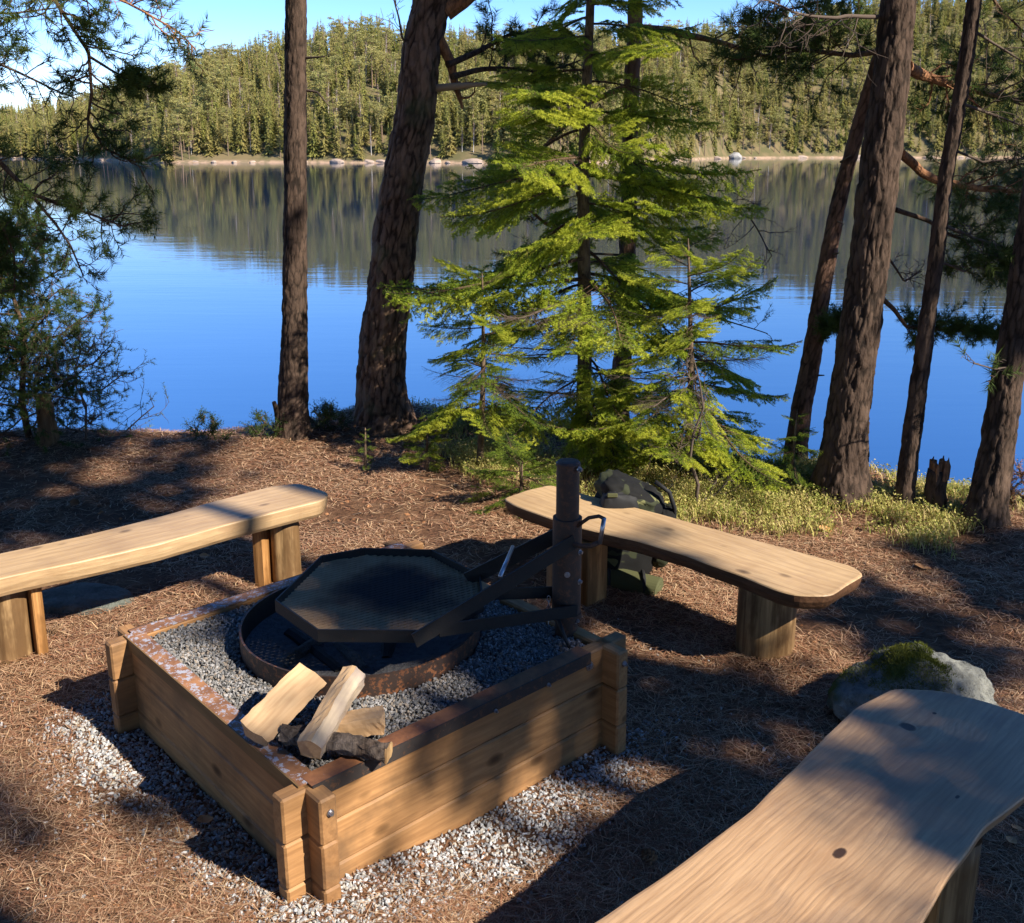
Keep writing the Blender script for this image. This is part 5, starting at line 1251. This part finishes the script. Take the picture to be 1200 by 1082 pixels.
def cone(px, py, label, a):
    g = atg(px, py); m = MB(); 
    for k in range(46):
        f = k / 46; th = k * 2.4; r = .013 * math.sin(math.pi * (.12 + .8 * f)); c_ = np.array([(f - .5) * .045, r * math.cos(th), r * math.sin(th)]); o_ = np.array([-.25, math.cos(th), math.sin(th)]); s2_ = np.array([0, -math.sin(th), math.cos(th)])
        m.add([c_ - o_ * .004 - s2_ * .004, c_ - o_ * .004 + s2_ * .004, c_ + o_ * .007 + s2_ * .003, c_ + o_ * .007 - s2_ * .003, c_ + [.004, 0, 0]], [np.array([[0, 1, 2, 3]]), np.array([[0, 3, 4], [1, 4, 2]])])
    o = m.build('pine_cone', t.m); o.location = (g[0], g[1], g[2] + .014); o.rotation_euler = (0, .1, a); tag(o, label, 'pine cone')
cone(60, 745, 'dark pine cone on needles right of the near leg of the left bench', .4)
cone(88, 592, 'pine cone on the bare ground beyond the left bench', 1.4)
cone(760, 1010, 'pine cone on shaded needles between the fire pit and the foreground bench', 2)

# ------------------------------------------------------------------ yellow green grass and bilberry sprigs
rg = np.random.default_rng(99)
GRM = [leaf_mat('grass_yellow', (.40, .37, .10), (.54, .47, .17), .35, 3), leaf_mat('bilberry_green', (.19, .22, .05), (.31, .32, .08), .35, 3), leaf_mat('grass_dry', (.45, .33, .16), (.58, .45, .22), .3, 3)]
N = 230000; P = np.stack([rg.uniform(-1.4, 3.4, N), rg.uniform(3.6, 6.8, N), np.zeros(N)], -1)
c_ = np.interp(P[:, 0], CX, CYY); d = P[:, 1] - c_
w0 = np.interp(P[:, 0], [-1.4, -.8, -.5, -.2, .3, 1.0, 1.6, 2.2, 2.8], [0, .05, .8, 1.4, 1.7, 1.75, 1.15, .75, .5]); nz = fbm(P * 2.2, 3, 7)
dn = np.clip((w0 + d + .5 * nz) / .35, 0, 1) * np.clip((.25 - d) / .1, 0, 1) * np.clip(.48 + 1.3 * fbm(P * 4.5, 3, 15), .03, 1)
P = P[rg.random(N) < dn * .75]; P[:, 2] = ground(P[:, 0], P[:, 1]); n = len(P)
h = .03 + .055 * rg.random(n); a = rg.random(n) * 6.283; ln = .25 + .5 * rg.random(n); W_ = .0018 + .0016 * rg.random(n)
T0 = np.stack([np.cos(a) * ln * .5, np.sin(a) * ln * .5, np.ones(n)], -1); T1_ = np.stack([np.cos(a) * ln * 1.6, np.sin(a) * ln * 1.6, .7 * np.ones(n)], -1); S_ = np.stack([-np.sin(a), np.cos(a), 0 * a], -1) * W_[:, None]
P1 = P + T0 * h[:, None] * .5; P2 = P1 + T1_ * h[:, None] * .5; V = np.stack([P - S_, P + S_, P1 + S_ * .9, P1 - S_ * .9, P2], 1)
m = MB(); mi = rg.choice(3, n, p=[.46, .18, .36])
for k in range(3):
    s = mi == k; c = int(s.sum()); i = np.arange(c)[:, None] * 5; m.add(V[s].reshape(-1, 3), [i + np.array([[0, 3, 2, 1]]), i + np.array([[3, 4, 2]])], k)
# leaflets
s = rg.random(n) < .5; Q = P[s]; hh_ = h[s]; k4 = 5; Q = np.repeat(Q, k4, 0); hh_ = np.repeat(hh_, k4); Q = Q + rg.normal(size=Q.shape) * [.012, .012, 0] + np.stack([0 * hh_, 0 * hh_, hh_ * rg.uniform(.3, 1.1, len(hh_))], -1)
V, q = quads_at(Q, rg, .0062, .7); mm = rg.random(len(q)) < .5; m.add(V, q[mm], 1); m.F.append((q[~mm] + (m.n - len(V)), 0))
tag(m.build('grass', GRM), 'yellow green grass and bilberry sprigs on the bank behind the right bench', kind='stuff')

# ------------------------------------------------------------------ backpack
t = NT('camouflage_cloth'); v = t.co(); n_ = t.noise(v, 7.5, 2, .5, .8); n2_ = t.noise(t.co((1.3, 1, 1.2)), 9, 2, .5, .5)
c = t.mix(t.ramp(n_, [(.53, 0), (.55, 1)]), (.008, .008, .008), (.032, .036, .019)); c = t.mix(t.ramp(n2_, [(.60, 0), (.61, 1)]), c, (.13, .13, .055)); t.base(c, .85, .2); t.bump(t.noise(v, 160, 2), .3, .001); MAT['camo'] = t.m
MAT['black_cloth'] = NT('black_cloth').base((.012, .012, .013), .7, .3).m
MAT['olive'] = NT('olive_roll').base((.075, .078, .035), .8, .2).m
bpg = atg(738, 690); bp = empty('backpack', (bpg[0] - .01, bpg[1] + .16, bpg[2] - .045), 0, label='camouflage backpack standing on the ground behind the right bench', cat='backpack')
def pillow(name, c_, s_, mat, e=.62, seed=1, rot=(0, 0, 0), wr=.05):
    th = np.linspace(0, math.pi, 33); ph = np.linspace(0, 2 * math.pi, 56, endpoint=False); T, Pp = np.meshgrid(th, ph, indexing='ij')
    pw = lambda x: np.sign(x) * np.abs(x) ** e
    D = np.stack([pw(np.sin(T)) * pw(np.cos(Pp)), pw(np.sin(T)) * pw(np.sin(Pp)), pw(np.cos(T))], -1); f = 1 + wr * fbm(D * 2.2 + seed * 5, 4, seed) - wr * .6 * np.abs(vnoise(D * 4 + seed, seed))
    V = D * f[..., None] * s_; n = 56; i = np.arange(32)[:, None] * n; j = np.arange(n)[None]; j2 = (j + 1) % n; m = MB(); m.add(V.reshape(-1, 3), np.stack([i + j, i + n + j, i + n + j2, i + j2], -1).reshape(-1, 4))
    o = m.build(name, mat, bp, smooth=True); o.location = c_; o.rotation_euler = rot; return o
pillow('body', (.005, 0, .22), (.148, .12, .215), MAT['camo'], .66, 2, (0, .22, .2), .12)
pillow('lid', (.01, -.01, .39), (.135, .115, .060), MAT['camo'], .75, 4, (.1, .42, .2), .16)
pillow('front_pocket', (-.035, -.095, .34), (.080, .045, .095), MAT['black_cloth'], .6, 5, (0, .12, .1), .08)
pillow('side_pocket', (.145, -.02, .22), (.045, .08, .13), MAT['camo'], .6, 6, (0, .15, .2), .1)
m = MB(); ea, eb = np.array([-.11, -.08, .065]), np.array([.12, -.20, .055]); m.tube([ea, eb], [.052, .052], 28); dd_ = nrm(eb - ea); m.tube([eb, eb + dd_ * .003], [.040, .038], 24); m.tube([eb + dd_ * .003, eb + dd_ * .006], [.022, .020], 20); m.build('bed_roll', MAT['olive'], bp, smooth=False)
for x0 in (-.07, .06):
    m = MB(); ang_ = np.linspace(-2.2, 1.2, 12); m.tube([(x0, -.135 - .5 * x0 + .056 * math.cos(a_ + 3.0), .062 + .056 * math.sin(a_ + 3.0)) for a_ in ang_], .007, 6); m.build('strap', MAT['black_cloth'], bp)
m = MB(); m.tube([(.11, -.07, .46), (.165, -.08, .42), (.19, -.07, .35), (.195, -.05, .27)], .009, 8); m.build('strap', MAT['black_cloth'], bp, smooth=True)
m = MB(); m.box((-.085, -.139, .418), (-.045, -.132, .434), 0, None, .002); m.build('label_patch', MAT['olive'], bp)
